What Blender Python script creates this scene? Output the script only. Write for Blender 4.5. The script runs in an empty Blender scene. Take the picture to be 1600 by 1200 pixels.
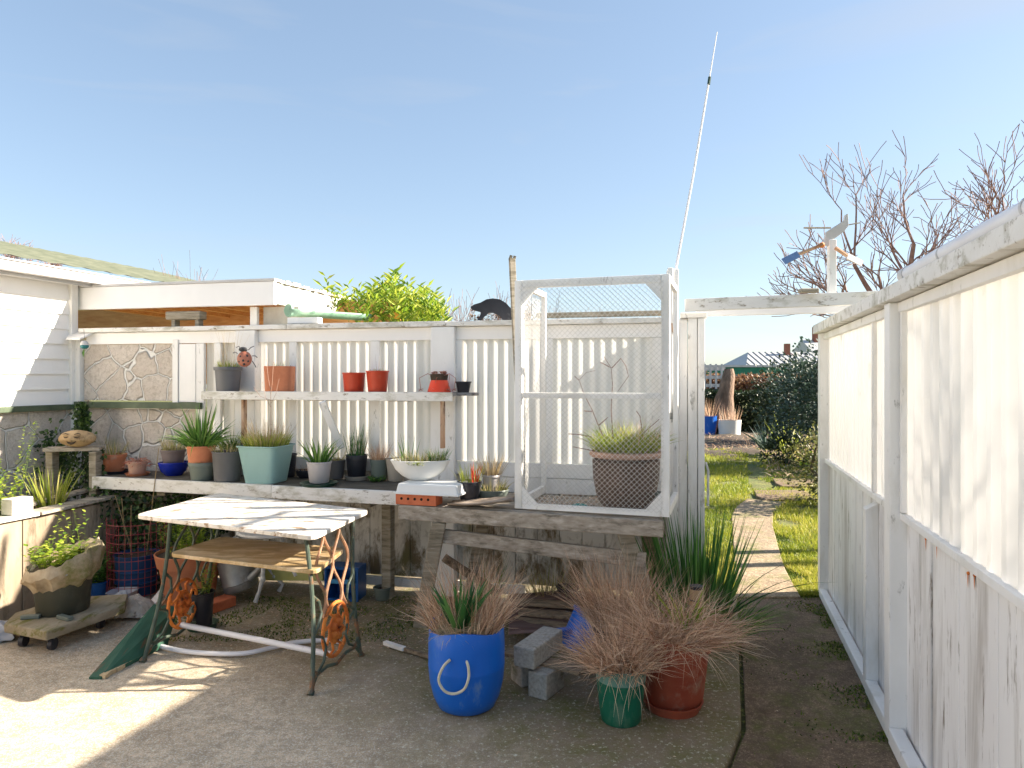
import bpy, math, random
from mathutils import Vector, Matrix, noise
sc = bpy.context.scene
# ------------------------------------------------------------------ camera, sky, sun, exposure
F = 1100.0; HY = 592.0; CH = 1.55
cam = bpy.data.cameras.new('camera'); camo = bpy.data.objects.new('camera', cam); sc.collection.objects.link(camo)
camo.location = (0, 0, CH); camo.rotation_euler = (math.radians(90), 0, 0)
cam.sensor_width = 36; cam.lens = 36*F/1600; cam.shift_y = -8/1600; cam.clip_end = 600; cam.clip_start = .05
sc.camera = camo
ELEV = math.radians(29.5); SH = Vector((-.993, -.115, 0)).normalized()
w = bpy.data.worlds.new('World'); sc.world = w; w.use_nodes = True
nt = w.node_tree; bg = nt.nodes['Background']
sky = nt.nodes.new('ShaderNodeTexSky'); sky.sky_type = 'NISHITA'; sky.sun_disc = False
sky.sun_elevation = ELEV; sky.sun_rotation = math.atan2(-SH.x, -SH.y)
sky.air_density = 1.0; sky.dust_density = .7; sky.ozone_density = 1.6
hs_ = nt.nodes.new('ShaderNodeGamma'); hs_.inputs['Gamma'].default_value = .63
nt.links.new(sky.outputs[0], hs_.inputs['Color']); tn_ = nt.nodes.new('ShaderNodeMix'); tn_.data_type = 'RGBA'; tn_.blend_type = 'MULTIPLY'; tn_.inputs[0].default_value = 1; tn_.inputs[7].default_value = (.495, .53, .565, 1)
nt.links.new(hs_.outputs[0], tn_.inputs[6])
tcw = nt.nodes.new('ShaderNodeTexCoord'); mpw = nt.nodes.new('ShaderNodeMapping'); mpw.inputs['Scale'].default_value = (1.2, 1.2, 7); nt.links.new(tcw.outputs['Generated'], mpw.inputs[0])
nzw = nt.nodes.new('ShaderNodeTexNoise'); nzw.inputs['Scale'].default_value = 2.2; nzw.inputs['Detail'].default_value = 7; nzw.inputs['Distortion'].default_value = .6; nt.links.new(mpw.outputs[0], nzw.inputs['Vector'])
rpw = nt.nodes.new('ShaderNodeMapRange'); rpw.inputs['From Min'].default_value = .52; rpw.inputs['From Max'].default_value = .8; rpw.inputs['To Max'].default_value = .35; nt.links.new(nzw.outputs['Fac'], rpw.inputs['Value'])
cl_ = nt.nodes.new('ShaderNodeMix'); cl_.data_type = 'RGBA'; cl_.inputs[7].default_value = (1.05, 1.1, 1.18, 1); nt.links.new(rpw.outputs[0], cl_.inputs[0]); nt.links.new(tn_.outputs[2], cl_.inputs[6])
nt.links.new(cl_.outputs[2], bg.inputs[0]); bg.inputs[1].default_value = .15
sl = bpy.data.lights.new('sun', 'SUN'); sl.energy = 4.2; sl.angle = math.radians(.8); sl.color = (1, .90, .76)
so = bpy.data.objects.new('sun', sl); sc.collection.objects.link(so)
Ld = Vector((SH.x*math.cos(ELEV), SH.y*math.cos(ELEV), -math.sin(ELEV)))
so.rotation_euler = Ld.to_track_quat('-Z', 'Y').to_euler(); so.location = (6, 1, 6)
sc.view_settings.view_transform = 'Standard'; sc.view_settings.look = 'None'
sc.view_settings.exposure = 2.15; sc.view_settings.gamma = 1
sc.render.engine = 'CYCLES'
# ------------------------------------------------------------------ helpers
def V(*a): return Vector(a)
def at(px, py, Y): return V((px-800)*Y/F, Y, CH-(py-HY)*Y/F)
def onz(px, py, z):
    Y = (CH-z)*F/(py-HY); return V((px-800)*Y/F, Y, z)
def zy(py, Y): return CH-(py-HY)*Y/F
WL = {}
def setp(o, parent, org):
    WL[o.name] = org
    if parent is not None:
        o.parent = parent; o.location = org-WL[parent.name]
    else: o.location = org
def tag(o, label=None, cat=None, group=None, kind=None):
    if label: o['label'] = label
    if cat: o['category'] = cat
    if group: o['group'] = group
    if kind: o['kind'] = kind
    return o
def thing(name, label, cat, loc, group=None):
    o = bpy.data.objects.new(name, None); sc.collection.objects.link(o); o.empty_display_size = .05
    setp(o, None, Vector(loc)); return tag(o, label, cat, group)
class Basis:
    def __init__(s, O, u):
        s.O = V(O[0], O[1], 0); s.u = V(u[0], u[1], 0).normalized(); s.n = V(s.u.y, -s.u.x, 0)
    def flip(s): s.n = -s.n; return s
    def p(s, a, o, z): return s.O+s.u*a+s.n*o+V(0, 0, z)
    def s(s, px, off=0):
        k = (px-800)/F; return (k*(s.O.y+s.n.y*off)-s.O.x-s.n.x*off)/(s.u.x-k*s.u.y)
    def Y(s, px, off=0): return s.p(s.s(px, off), off, 0).y
class MB:
    def __init__(s): s.v = []; s.f = []; s.r = []; s.useR = False
    def quad8(s, P):
        b = len(s.v); s.v += [tuple(p) for p in P]
        s.f += [(b, b+3, b+2, b+1), (b+4, b+5, b+6, b+7), (b, b+1, b+5, b+4), (b+1, b+2, b+6, b+5), (b+2, b+3, b+7, b+6), (b+3, b, b+4, b+7)]; return s
    def box(s, x0, x1, y0, y1, z0, z1):
        return s.quad8([(x0,y0,z0),(x1,y0,z0),(x1,y1,z0),(x0,y1,z0),(x0,y0,z1),(x1,y0,z1),(x1,y1,z1),(x0,y1,z1)])
    def obox(s, B, a0, a1, o0, o1, z0, z1, dz=0):
        p = B.p
        return s.quad8([p(a0,o0,z0),p(a1,o0,z0+dz),p(a1,o1,z0+dz),p(a0,o1,z0),p(a0,o0,z1),p(a1,o0,z1+dz),p(a1,o1,z1+dz),p(a0,o1,z1)])
    def beam(s, p0, p1, wd, h, up=(0,0,1)):
        p0 = Vector(p0); p1 = Vector(p1); d = (p1-p0).normalized(); up = Vector(up)
        a = d.cross(up)
        if a.length < 1e-4: a = d.cross(V(1,0,0))
        a.normalize(); b = a.cross(d).normalized(); a *= wd/2; b *= h/2
        return s.quad8([p0-a-b, p0+a-b, p1+a-b, p1-a-b, p0-a+b, p0+a+b, p1+a+b, p1-a+b])
    def rod(s, p, c, r, n=8):   # tube along point list p, radii r
        pts = [Vector(q) for q in p]; m = len(pts)
        if not hasattr(r, '__len__'): r = [r]*m
        b0 = len(s.v); prev = None
        for i, q in enumerate(pts):
            d = (pts[min(i+1, m-1)]-pts[max(i-1, 0)])
            d = d.normalized() if d.length > 1e-9 else V(0,0,1)
            if prev is None:
                a = d.cross(V(0,0,1))
                if a.length < .05: a = d.cross(V(1,0,0))
            else: a = prev-d*prev.dot(d)
            a.normalize(); prev = a; bb = d.cross(a)
            for k in range(n):
                t = 2*math.pi*k/n; s.v.append(tuple(q+(a*math.cos(t)+bb*math.sin(t))*r[i]))
        for i in range(m-1):
            for k in range(n):
                k2 = (k+1) % n; s.f.append((b0+i*n+k, b0+i*n+k2, b0+(i+1)*n+k2, b0+(i+1)*n+k))
        if c:
            s.f.append(tuple(b0+k for k in reversed(range(n)))); s.f.append(tuple(b0+(m-1)*n+k for k in range(n)))
        return s
    def lathe(s, prof, c, n=32, M=None, sx=1, sy=1, wob=0, sq=0):
        c = Vector(c); b0 = len(s.v); m = len(prof)
        for (r, z) in prof:
            for k in range(n):
                t = 2*math.pi*k/n; rr = r
                if sq:
                    q = (abs(math.cos(t))**sq+abs(math.sin(t))**sq)**(-1/sq); rr = r*q
                if wob: rr *= 1+wob*noise.noise(V(math.cos(t)*2, math.sin(t)*2, z*9+c.x*7))
                p = V(rr*math.cos(t)*sx, rr*math.sin(t)*sy, z)
                if M: p = M @ p
                s.v.append(tuple(c+p))
        for i in range(m-1):
            for k in range(n):
                k2 = (k+1) % n; s.f.append((b0+i*n+k, b0+i*n+k2, b0+(i+1)*n+k2, b0+(i+1)*n+k))
        if prof[0][0] > 1e-5: s.f.append(tuple(b0+k for k in reversed(range(n))))
        if prof[-1][0] > 1e-5: s.f.append(tuple(b0+(m-1)*n+k for k in range(n)))
        return s
    def srod(s, p, c, r, n=8, sub=5):
        P = [Vector(q) for q in p]; out = []
        for i in range(len(P)-1):
            a = P[max(0,i-1)]; b = P[i]; c_ = P[i+1]; d = P[min(len(P)-1,i+2)]
            for k in range(sub):
                t = k/sub; out.append(.5*((2*b)+(c_-a)*t+(2*a-5*b+4*c_-d)*t*t+(3*b-a-3*c_+d)*t**3))
        out.append(P[-1]); return s.rod(out, c, r, n)
    def prism(s, pts, z0, z1):
        b = len(s.v); n = len(pts)
        s.v += [(p[0], p[1], z0) for p in pts]+[(p[0], p[1], z1) for p in pts]
        s.f.append(tuple(b+i for i in reversed(range(n)))); s.f.append(tuple(b+n+i for i in range(n)))
        for i in range(n): j = (i+1) % n; s.f.append((b+i, b+j, b+n+j, b+n+i))
        return s
    def slab(s, outline, O, ax, ay, az, th):  # flat outline (2d pts) in plane ax, ay with thickness along az
        O = Vector(O); ax = Vector(ax); ay = Vector(ay); az = Vector(az)*th; b = len(s.v); n = len(outline)
        P = [O+ax*q[0]+ay*q[1] for q in outline]
        s.v += [tuple(q-az/2) for q in P]+[tuple(q+az/2) for q in P]
        s.f.append(tuple(b+i for i in reversed(range(n)))); s.f.append(tuple(b+n+i for i in range(n)))
        for i in range(n): j = (i+1) % n; s.f.append((b+i, b+j, b+n+j, b+n+i))
        return s
    def ico(s, c, r, n=10, m=7, sc_=(1,1,1), wob=0):
        prof = [(math.sin(math.pi*i/m), -math.cos(math.pi*i/m)) for i in range(m+1)]
        prof[0] = (1e-6, -1); prof[-1] = (1e-6, 1)
        c = Vector(c); b0 = len(s.v)
        for (a, z) in prof:
            for k in range(n):
                t = 2*math.pi*k/n; p = V(a*math.cos(t), a*math.sin(t), z)
                q = 1+(wob*noise.noise(p*1.7+c*3) if wob else 0)
                s.v.append((c.x+p.x*r*sc_[0]*q, c.y+p.y*r*sc_[1]*q, c.z+p.z*r*sc_[2]*q))
        for i in range(m):
            for k in range(n):
                k2 = (k+1) % n; s.f.append((b0+i*n+k, b0+i*n+k2, b0+(i+1)*n+k2, b0+(i+1)*n+k))
        return s
    def blade(s, p, d, L, wd, droop, rr, seg=3, up=None, kink=0):
        # ribbon from p in direction d, bending down by droop
        s.useR = True; b = len(s.v); q = Vector(p); d = Vector(d).normalized()
        side = d.cross(V(0,0,1))
        if side.length < .1: side = V(R.uniform(-1,1), R.uniform(-1,1), 0)
        side.normalize(); a = R.uniform(0, math.pi); side = (side*math.cos(a)+side.cross(d)*math.sin(a)) if up is None else side
        for i in range(seg+1):
            t = i/seg; wv = wd/2*(1-t**1.6)+.0002
            s.v.append(tuple(q-side*wv)); s.v.append(tuple(q+side*wv)); s.r += [rr, rr]
            q = q+d*(L/seg); d = (d+V(0,0,-droop/seg)+(V(R.gauss(0,kink),R.gauss(0,kink),R.gauss(0,kink)) if kink else V(0,0,0))).normalized()
        for i in range(seg): s.f.append((b+2*i, b+2*i+1, b+2*i+3, b+2*i+2))
        return s
    def leaf(s, p, d, L, wd, rr, up=(0,0,1)):
        s.useR = True; b = len(s.v); p = Vector(p); d = Vector(d).normalized(); sd = d.cross(Vector(up))
        if sd.length < .05: sd = V(1,0,0)
        sd.normalize(); n = sd.cross(d)
        s.v += [tuple(p), tuple(p+d*L*.45+sd*wd/2+n*L*.07), tuple(p+d*L), tuple(p+d*L*.45-sd*wd/2+n*L*.07)]
        s.r += [rr]*4; s.f += [(b, b+1, b+2), (b, b+2, b+3)]
        return s
    def build(s, name, mat, parent=None, bevel=0, smooth=False, org=None):
        if not s.v: return None
        if parent is not None: o0 = WL[parent.name]
        elif org is not None: o0 = Vector(org)
        else:
            xs = [q[0] for q in s.v]; ys = [q[1] for q in s.v]; o0 = V((min(xs)+max(xs))/2, (min(ys)+max(ys))/2, min(q[2] for q in s.v))
        me = bpy.data.meshes.new(name); me.from_pydata([(q[0]-o0.x, q[1]-o0.y, q[2]-o0.z) for q in s.v], [], s.f)
        if s.useR:
            while len(s.r) < len(s.v): s.r.append(.5)
            at_ = me.attributes.new('rnd', 'FLOAT', 'POINT'); at_.data.foreach_set('value', s.r[:len(s.v)])
        me.update()
        if smooth:
            me.polygons.foreach_set('use_smooth', [True]*len(me.polygons))
            try: me.set_sharp_from_angle(angle=math.radians(38))
            except Exception: pass
        o = bpy.data.objects.new(name, me); sc.collection.objects.link(o); me.materials.append(mat)
        setp(o, parent, o0)
        if bevel:
            m = o.modifiers.new('bevel', 'BEVEL'); m.width = bevel; m.segments = 2; m.limit_method = 'ANGLE'; m.angle_limit = .7
        return o
R = random.Random(11)
# ------------------------------------------------------------------ materials
def newmat(name):
    m = bpy.data.materials.new(name); m.use_nodes = True; t = m.node_tree
    return m, t, t.nodes['Principled BSDF']
def N(t, typ, **k):
    n = t.nodes.new('ShaderNode'+typ)
    for a, b in k.items(): setattr(n, a, b)
    return n
def coords(t, scale=(1,1,1), rnd=True):
    tc = N(t, 'TexCoord'); mp = N(t, 'Mapping'); mp.inputs['Scale'].default_value = scale
    if rnd:
        oi = N(t, 'ObjectInfo'); ad = N(t, 'VectorMath', operation='MULTIPLY_ADD')
        t.links.new(oi.outputs['Random'], ad.inputs[0]); ad.inputs[1].default_value = (17, 11, 23)
        t.links.new(tc.outputs['Object'], ad.inputs[2]); t.links.new(ad.outputs[0], mp.inputs[0])
    else: t.links.new(tc.outputs['Object'], mp.inputs[0])
    return mp.outputs[0]
def nz(t, co, scale, detail=5, rough=.6, dist=0):
    n = N(t, 'TexNoise'); n.inputs['Scale'].default_value = scale; n.inputs['Detail'].default_value = detail
    n.inputs['Roughness'].default_value = rough; n.inputs['Distortion'].default_value = dist
    t.links.new(co, n.inputs['Vector']); return n.outputs['Fac']
def ramp(t, fac, stops):
    r = N(t, 'ValToRGB'); e = r.color_ramp.elements
    while len(e) < len(stops): e.new(.5)
    for i, (p, c) in enumerate(stops):
        e[i].position = p; e[i].color = (*c, 1) if hasattr(c, '__len__') else (c, c, c, 1)
    t.links.new(fac, r.inputs[0]); return r.outputs[0]
def mix(t, fac, a, b, mode='MIX'):
    m = N(t, 'Mix', data_type='RGBA', blend_type=mode)
    for s_, v in ((m.inputs[0], fac), (m.inputs[6], a), (m.inputs[7], b)):
        if hasattr(v, 'links'): t.links.new(v, s_)
        elif hasattr(v, '__len__'): s_.default_value = (*v, 1)
        else: s_.default_value = v
    return m.outputs[2]
def bump(t, bs, h, strength=.4, dist=.004):
    b = N(t, 'Bump'); b.inputs['Strength'].default_value = strength; b.inputs['Distance'].default_value = dist
    t.links.new(h, b.inputs['Height']); t.links.new(b.outputs[0], bs.inputs['Normal'])
def surf(name, c1, c2, scale=6, rough=.6, stretch=(1,1,1), dirt=None, dlo=.55, dhi=.7, dscale=9, dirt2=None, d2lo=.6, d2hi=.75, d2scale=3, bs=60, bst=.3, bd=.003, spec=.4, metal=0, coat=0):
    m, t, p = newmat(name); co = coords(t, stretch)
    c = ramp(t, nz(t, co, scale), [(.3, c1), (.7, c2)])
    if dirt2: c = mix(t, ramp(t, nz(t, co, d2scale, 6, .65, .3), [(d2lo, 0.), (d2hi, 1.)]), c, dirt2)
    if dirt: c = mix(t, ramp(t, nz(t, co, dscale, 8, .7), [(dlo, 0.), (dhi, 1.)]), c, dirt)
    t.links.new(c, p.inputs['Base Color']); p.inputs['Roughness'].default_value = rough
    p.inputs['Specular IOR Level'].default_value = spec; p.inputs['Metallic'].default_value = metal; p.inputs['Coat Weight'].default_value = coat
    bump(t, p, nz(t, co, bs, 4), bst, bd); return m
WHT = surf('white_paint', (.82,.80,.77), (.90,.88,.85), 5, .55, (1,1,.35), dirt=(.16,.14,.10), dlo=.61, dhi=.72, dscale=16, dirt2=(.62,.58,.50), d2lo=.5, d2hi=.8, d2scale=4, bst=.35)
WHTC = surf('clean_white_paint', (.86,.84,.82), (.91,.89,.87), 4, .5, (1,1,.4), dirt=(.35,.32,.26), dlo=.68, dhi=.8, dscale=10)
PLANK = surf('white_plank_paint', (.82,.795,.78), (.90,.88,.86), 4, .55, (1,1,.12), dirt=(.20,.15,.10), dlo=.58, dhi=.68, dscale=26, dirt2=(.50,.46,.42), d2lo=.48, d2hi=.70, d2scale=7)
def mossplank():
    m, t, p = newmat('mouldy_plank_paint'); co = coords(t, (1,1,.4), False)
    base = ramp(t, nz(t, co, 5), [(.3, (.60,.56,.49)), (.7, (.74,.70,.64))])
    c = mix(t, ramp(t, nz(t, co, 6, 8, .72, .4), [(.46, 0.), (.58, 1.)]), base, (.17,.125,.07))
    c = mix(t, ramp(t, nz(t, co, 3.2, 8, .7), [(.55, 0.), (.7, .8)]), c, (.13,.13,.04))
    t.links.new(c, p.inputs['Base Color']); p.inputs['Roughness'].default_value = .8; bump(t, p, nz(t, co, 70), .4); return m
MPL = mossplank()
PEEL = surf('peeling_white_paint', (.72,.69,.64), (.82,.80,.76), 5, .6, (.35,1,1), dirt=(.27,.22,.16), dlo=.58, dhi=.66, dscale=26, dirt2=(.40,.37,.28), d2lo=.50, d2hi=.68, d2scale=11, bst=.5, bd=.004)
PEEL2 = surf('worn_tabletop_paint', (.74,.68,.59), (.84,.79,.72), 5, .5, (1,2.6,1), dirt=(.34,.22,.13), dlo=.57, dhi=.60, dscale=8, dirt2=(.50,.43,.34), d2lo=.5, d2hi=.62, d2scale=14, bst=.4, bd=.003)
GREYW = surf('weathered_timber', (.24,.20,.14), (.46,.40,.31), 5, .85, (1,1,9), dirt=(.09,.075,.04), dlo=.5, dhi=.7, dscale=4, dirt2=(.48,.42,.36), d2lo=.58, d2hi=.72, d2scale=7, bst=.6, bd=.004)
GREYH = surf('weathered_bench_timber', (.26,.215,.165), (.52,.45,.37), 5, .85, (1.5,9,9), dirt=(.09,.075,.05), dlo=.52, dhi=.7, dscale=3, dirt2=(.55,.50,.44), d2lo=.6, d2hi=.7, d2scale=5, bst=.6, bd=.004)
BROWNW = surf('brown_timber', (.17,.12,.075), (.36,.27,.18), 6, .8, (2,7,7), dirt=(.07,.05,.03), dlo=.5, dhi=.7, bst=.6, bd=.004)
GREYB = surf('grey_shelf_timber', (.20,.19,.19), (.38,.37,.37), 5, .8, (1,8,8), dirt=(.08,.075,.06), dlo=.5, dhi=.65, bst=.5)
NEWW = surf('orange_pine_timber', (.60,.26,.08), (.80,.45,.18), 3, .6, (1,6,9), dirt=(.25,.09,.03), dlo=.6, dhi=.75, bst=.2)
DARKSH = surf('grimy_shelf_board', (.05,.045,.035), (.15,.13,.10), 5, .85, (1,5,5), dirt=(.28,.25,.2), dlo=.66, dhi=.75, bst=.6)
GRNRAIL = surf('dark_green_paint', (.05,.075,.045), (.12,.15,.09), 6, .6, dirt=(.3,.28,.2), dlo=.66, dhi=.75)
GRNBRD = surf('green_board_paint', (.015,.075,.045), (.04,.13,.08), 5, .65, (6,1,1), dirt=(.11,.08,.045), dlo=.56, dhi=.66, dscale=6, bst=.5)
IRON = surf('green_black_iron', (.03,.05,.035), (.09,.12,.085), 12, .55, dirt=(.28,.10,.03), dlo=.54, dhi=.66, dscale=8, spec=.5)
IRONR = surf('rusty_painted_iron', (.30,.14,.07), (.48,.26,.15), 9, .65, dirt=(.10,.09,.06), dlo=.5, dhi=.66, dscale=7)
RUST = surf('orange_rust', (.50,.10,.02), (.80,.28,.05), 12, .7, dirt=(.12,.04,.02), dlo=.56, dhi=.66, dscale=14, bst=.6)
RUSTB = surf('rust_stained_bracket', (.35,.14,.05), (.62,.45,.32), 9, .75, (1,1,.4), dirt=(.12,.05,.02), dlo=.52, dhi=.62, dscale=12)
GALV = surf('galvanised_steel', (.22,.22,.21), (.40,.40,.39), 7, .5, metal=.6, dirt=(.16,.13,.09), dlo=.56, dhi=.7, dscale=6)
CHALK = surf('chalky_white_iron', (.5,.5,.5), (.75,.75,.74), 12, .6, dirt=(.2,.17,.13), dlo=.6, dhi=.7)
def plast(name, c, k=.75, rough=.42, dirt=None, dlo=.56, dhi=.76):
    return surf(name, tuple(q*k for q in c), c, 4, rough, (1,1,.5), dirt=dirt or tuple(q*.5+.05 for q in c), dlo=dlo, dhi=dhi, dscale=8, bst=.12)
PBLUE = plast('blue_barrel_plastic', (.008,.14,.62), .8, .35, (.14,.26,.48), .56, .72)
PBLUE2 = plast('navy_blue_plastic', (.01,.07,.20), .6, .5)
PBLUE3 = plast('blue_basket_plastic', (.01,.10,.34), .8, .4)
PCOB = plast('cobalt_glaze', (.012,.03,.36), .8, .15)
PGRN = plast('green_pot_plastic', (.006,.13,.075), .8, .42, (.10,.20,.14), .56, .74)
PGRNL = plast('sun_faded_green_plastic', (.15,.30,.25), .85, .5)
PTEAL = plast('pale_teal_plastic', (.27,.44,.42), .85, .45, (.22,.27,.21), .55, .8)
PGREY = plast('grey_pot_plastic', (.15,.15,.155), .7, .5)
PGREYG = plast('grey_green_pot_plastic', (.16,.19,.165), .75, .5)
PMAUVE = plast('mauve_grey_pot', (.21,.17,.17), .75, .55)
PBLK = plast('black_pot_plastic', (.035,.035,.045), .6, .4, (.10,.09,.09))
PDGRN = plast('dark_green_plastic', (.02,.07,.045), .6, .4)
PRED = plast('red_pot_plastic', (.60,.07,.03), .8, .4, (.45,.12,.07))
PORG = plast('bright_orange_red_plastic', (.85,.07,.02), .9, .35)
POLIVE = plast('dark_olive_bin_plastic', (.06,.062,.045), .7, .5, (.12,.12,.09), .55, .8)
PWHT = plast('white_plastic', (.80,.80,.78), .93, .4, (.5,.47,.42), .66, .85)
PPALE = plast('pale_lilac_plastic', (.50,.46,.45), .85, .5)
PBEIGE = plast('beige_pot', (.44,.38,.31), .8, .6)
TERRA = surf('terracotta', (.46,.15,.07), (.62,.24,.12), 6, .75, dirt=(.50,.33,.24), dlo=.6, dhi=.75, dscale=7, bst=.2)
TERRAP = surf('pale_terracotta', (.42,.24,.17), (.56,.36,.28), 8, .8, dirt=(.25,.25,.14), dlo=.58, dhi=.7, dscale=8)
TERRAR = surf('dark_red_terracotta', (.28,.05,.025), (.42,.10,.05), 5, .6, dirt=(.40,.22,.15), dlo=.57, dhi=.74, dscale=7)
BROWNG = surf('brown_glazed_pot', (.07,.045,.032), (.15,.095,.07), 9, .55, dirt=(.30,.20,.15), dlo=.6, dhi=.72, dscale=12)
RIMB = surf('pale_brown_rim', (.36,.22,.16), (.48,.30,.22), 9, .6)
SOIL = surf('dark_soil', (.035,.024,.016), (.09,.065,.045), 30, .95, bs=40, bst=1, bd=.01)
CONC = surf('block_concrete', (.30,.27,.23), (.52,.48,.42), 60, .9, dirt=(.13,.13,.08), dlo=.55, dhi=.7, dscale=5, bs=110, bst=.8, bd=.004)
LIMEB = surf('pale_block', (.50,.45,.38), (.62,.58,.50), 12, .85, dirt=(.3,.25,.19), dlo=.6, dhi=.75)
BRICK = surf('red_orange_brick', (.50,.12,.05), (.68,.20,.09), 14, .8, dirt=(.35,.09,.04), dlo=.6, dhi=.7, bs=90, bst=.5)
HOLE = surf('brick_hole_shade', (.01,.006,.004), (.02,.012,.01), 9, .9)
SACK = surf('mouldy_hessian_sack', (.26,.19,.11), (.50,.41,.28), 12, .9, dirt=(.14,.15,.03), dlo=.5, dhi=.66, dscale=5, bs=220, bst=.7, bd=.004)
CARD = surf('torn_pale_sack', (.34,.27,.20), (.66,.60,.52), 9, .8, dirt=(.16,.11,.08), dlo=.55, dhi=.65)
CLOTH = surf('grey_white_bag', (.45,.46,.50), (.62,.63,.66), 9, .6)
REDW = surf('red_wire_coating', (.24,.035,.04), (.36,.07,.07), 9, .5)
PVC = surf('white_pvc_pipe', (.72,.70,.72), (.8,.79,.8), 3, .4, dirt=(.5,.44,.38), dlo=.65, dhi=.8)
ROPE = surf('pale_rope', (.55,.5,.36), (.70,.65,.5), 40, .8)
BAMBOO = surf('bamboo_stick', (.38,.20,.05), (.60,.36,.10), 9, .5, (1,1,.3), dirt=(.2,.1,.03), dlo=.6, dhi=.7)
BLKM = surf('matt_black', (.02,.02,.022), (.045,.045,.05), 6, .6)
CATM = surf('black_painted_cutout', (.02,.02,.024), (.05,.05,.06), 5, .6, dirt=(.20,.20,.21), dlo=.58, dhi=.72, dscale=7)
STONEF = surf('ochre_carved_stone', (.30,.19,.09), (.50,.35,.19), 10, .8, dirt=(.16,.10,.05), dlo=.52, dhi=.66, dscale=12, bs=60, bst=.6)
LADY = surf('faded_ladybird_shell', (.36,.13,.08), (.48,.19,.12), 8, .5)
ALU = surf('dull_aluminium', (.4,.41,.42), (.55,.56,.57), 6, .45, metal=.7)
MESHW = surf('pale_netting', (.62,.60,.56), (.72,.70,.66), 6, .6)
TIN = surf('rusty_corrugated_iron', (.10,.05,.04), (.20,.13,.11), 5, .7, (1,5,1), dirt=(.3,.27,.22), dlo=.6, dhi=.75)
BARK = surf('dark_bark', (.06,.045,.035), (.17,.12,.10), 20, .9, bst=.8)
TWIG = surf('reddish_twig_bark', (.16,.085,.07), (.34,.21,.17), 20, .8)
STUMP = surf('rough_trunk_bark', (.10,.07,.05), (.32,.21,.15), 8, .9, (1,1,.4), bs=25, bst=1, bd=.03)
ROOFG = surf('mossy_grey_green_roof', (.10,.115,.07), (.19,.195,.13), 8, .8)
GUT = surf('grey_white_gutter', (.50,.48,.47), (.62,.60,.59), 5, .5, dirt=(.25,.2,.16), dlo=.65, dhi=.8)
TILES = surf('grey_ribbed_roof', (.36,.37,.37), (.48,.48,.48), 6, .5)
BRICKR = surf('chimney_brick', (.22,.08,.05), (.32,.13,.09), 12, .9)
GLASS = surf('dark_window_glass', (.18,.22,.26), (.3,.35,.4), 3, .15)
FABG = surf('green_shade_fabric', (.02,.16,.09), (.04,.24,.14), 5, .7)
GRNTR = surf('pale_green_trough', (.16,.30,.21), (.28,.42,.31), 6, .55, dirt=(.05,.12,.09), dlo=.5, dhi=.7)
CHARC = surf('charcoal_boards', (.03,.04,.035), (.07,.085,.07), 8, .8)
FOAM = surf('white_foam', (.78,.78,.77), (.83,.83,.82), 9, .7)
FUNG = surf('grey_crust', (.2,.15,.11), (.4,.33,.27), 12, .9)
def translucent(nm='translucent_corrugated_plastic', k=.29):
    m, t, p = newmat(nm); co = coords(t, (1,1,.4), False)
    c = ramp(t, nz(t, co, 3, 6), [(.3, (.78,.76,.73)), (.7, (.86,.845,.82))])
    c = mix(t, ramp(t, nz(t, co, 8, 8, .7), [(.62, 0.), (.8, .5)]), c, (.45,.40,.30))
    tr = N(t, 'BsdfTranslucent'); mx = N(t, 'MixShader'); mx.inputs[0].default_value = k
    t.links.new(c, p.inputs['Base Color']); t.links.new(c, tr.inputs[0]); p.inputs['Roughness'].default_value = .45
    t.links.new(p.outputs[0], mx.inputs[1]); t.links.new(tr.outputs[0], mx.inputs[2])
    t.links.new(mx.outputs[0], t.nodes['Material Output'].inputs[0]); return m
TRANS = translucent(); TRANS2 = translucent('cream_corrugated_plastic', .11)
def stonepanel():
    m, t, p = newmat('crazy_stone_cladding'); co = coords(t, (1,1,1), False)
    nzv = N(t, 'TexNoise'); nzv.inputs['Scale'].default_value = 5; t.links.new(co, nzv.inputs['Vector'])
    mm = N(t, 'VectorMath', operation='MULTIPLY_ADD'); t.links.new(nzv.outputs['Color'], mm.inputs[0]); mm.inputs[1].default_value = (.09,.09,.09); t.links.new(co, mm.inputs[2])
    vo = N(t, 'TexVoronoi', feature='DISTANCE_TO_EDGE'); vo.inputs['Scale'].default_value = 4.3; t.links.new(mm.outputs[0], vo.inputs['Vector'])
    e = ramp(t, vo.outputs['Distance'], [(.018, 0.), (.036, 1.)])
    st = ramp(t, nz(t, co, 9, 6), [(.3, (.60,.53,.47)), (.7, (.72,.66,.60))])
    st = mix(t, ramp(t, nz(t, co, 38, 5, .8), [(.40, .6), (.52, 0.)]), st, (.36,.30,.24))
    st = mix(t, ramp(t, nz(t, co, 3, 6), [(.6, 0.), (.8, .6)]), st, (.4,.34,.25))
    v2 = N(t, 'TexVoronoi'); v2.inputs['Scale'].default_value = 4.3; t.links.new(mm.outputs[0], v2.inputs['Vector'])
    sx_ = N(t, 'SeparateColor'); t.links.new(v2.outputs['Color'], sx_.inputs[0])
    st = mix(t, ramp(t, sx_.outputs[0], [(.0, .0), (1., .45)]), st, (.50,.42,.34))
    c = mix(t, e, (.80,.78,.74), st)
    e2 = ramp(t, vo.outputs['Distance'], [(.03, 0.), (.036, 1.), (.042, 1.), (.05, 0.)])
    c = mix(t, mix(t, e2, (0,0,0), (.45,.45,.45)), c, (.25,.2,.16))
    t.links.new(c, p.inputs['Base Color']); p.inputs['Roughness'].default_value = .85
    h = mix(t, .35, e, nz(t, co, 45, 5, .7)); bump(t, p, h, 1, .035); return m
STONE = stonepanel()
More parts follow.
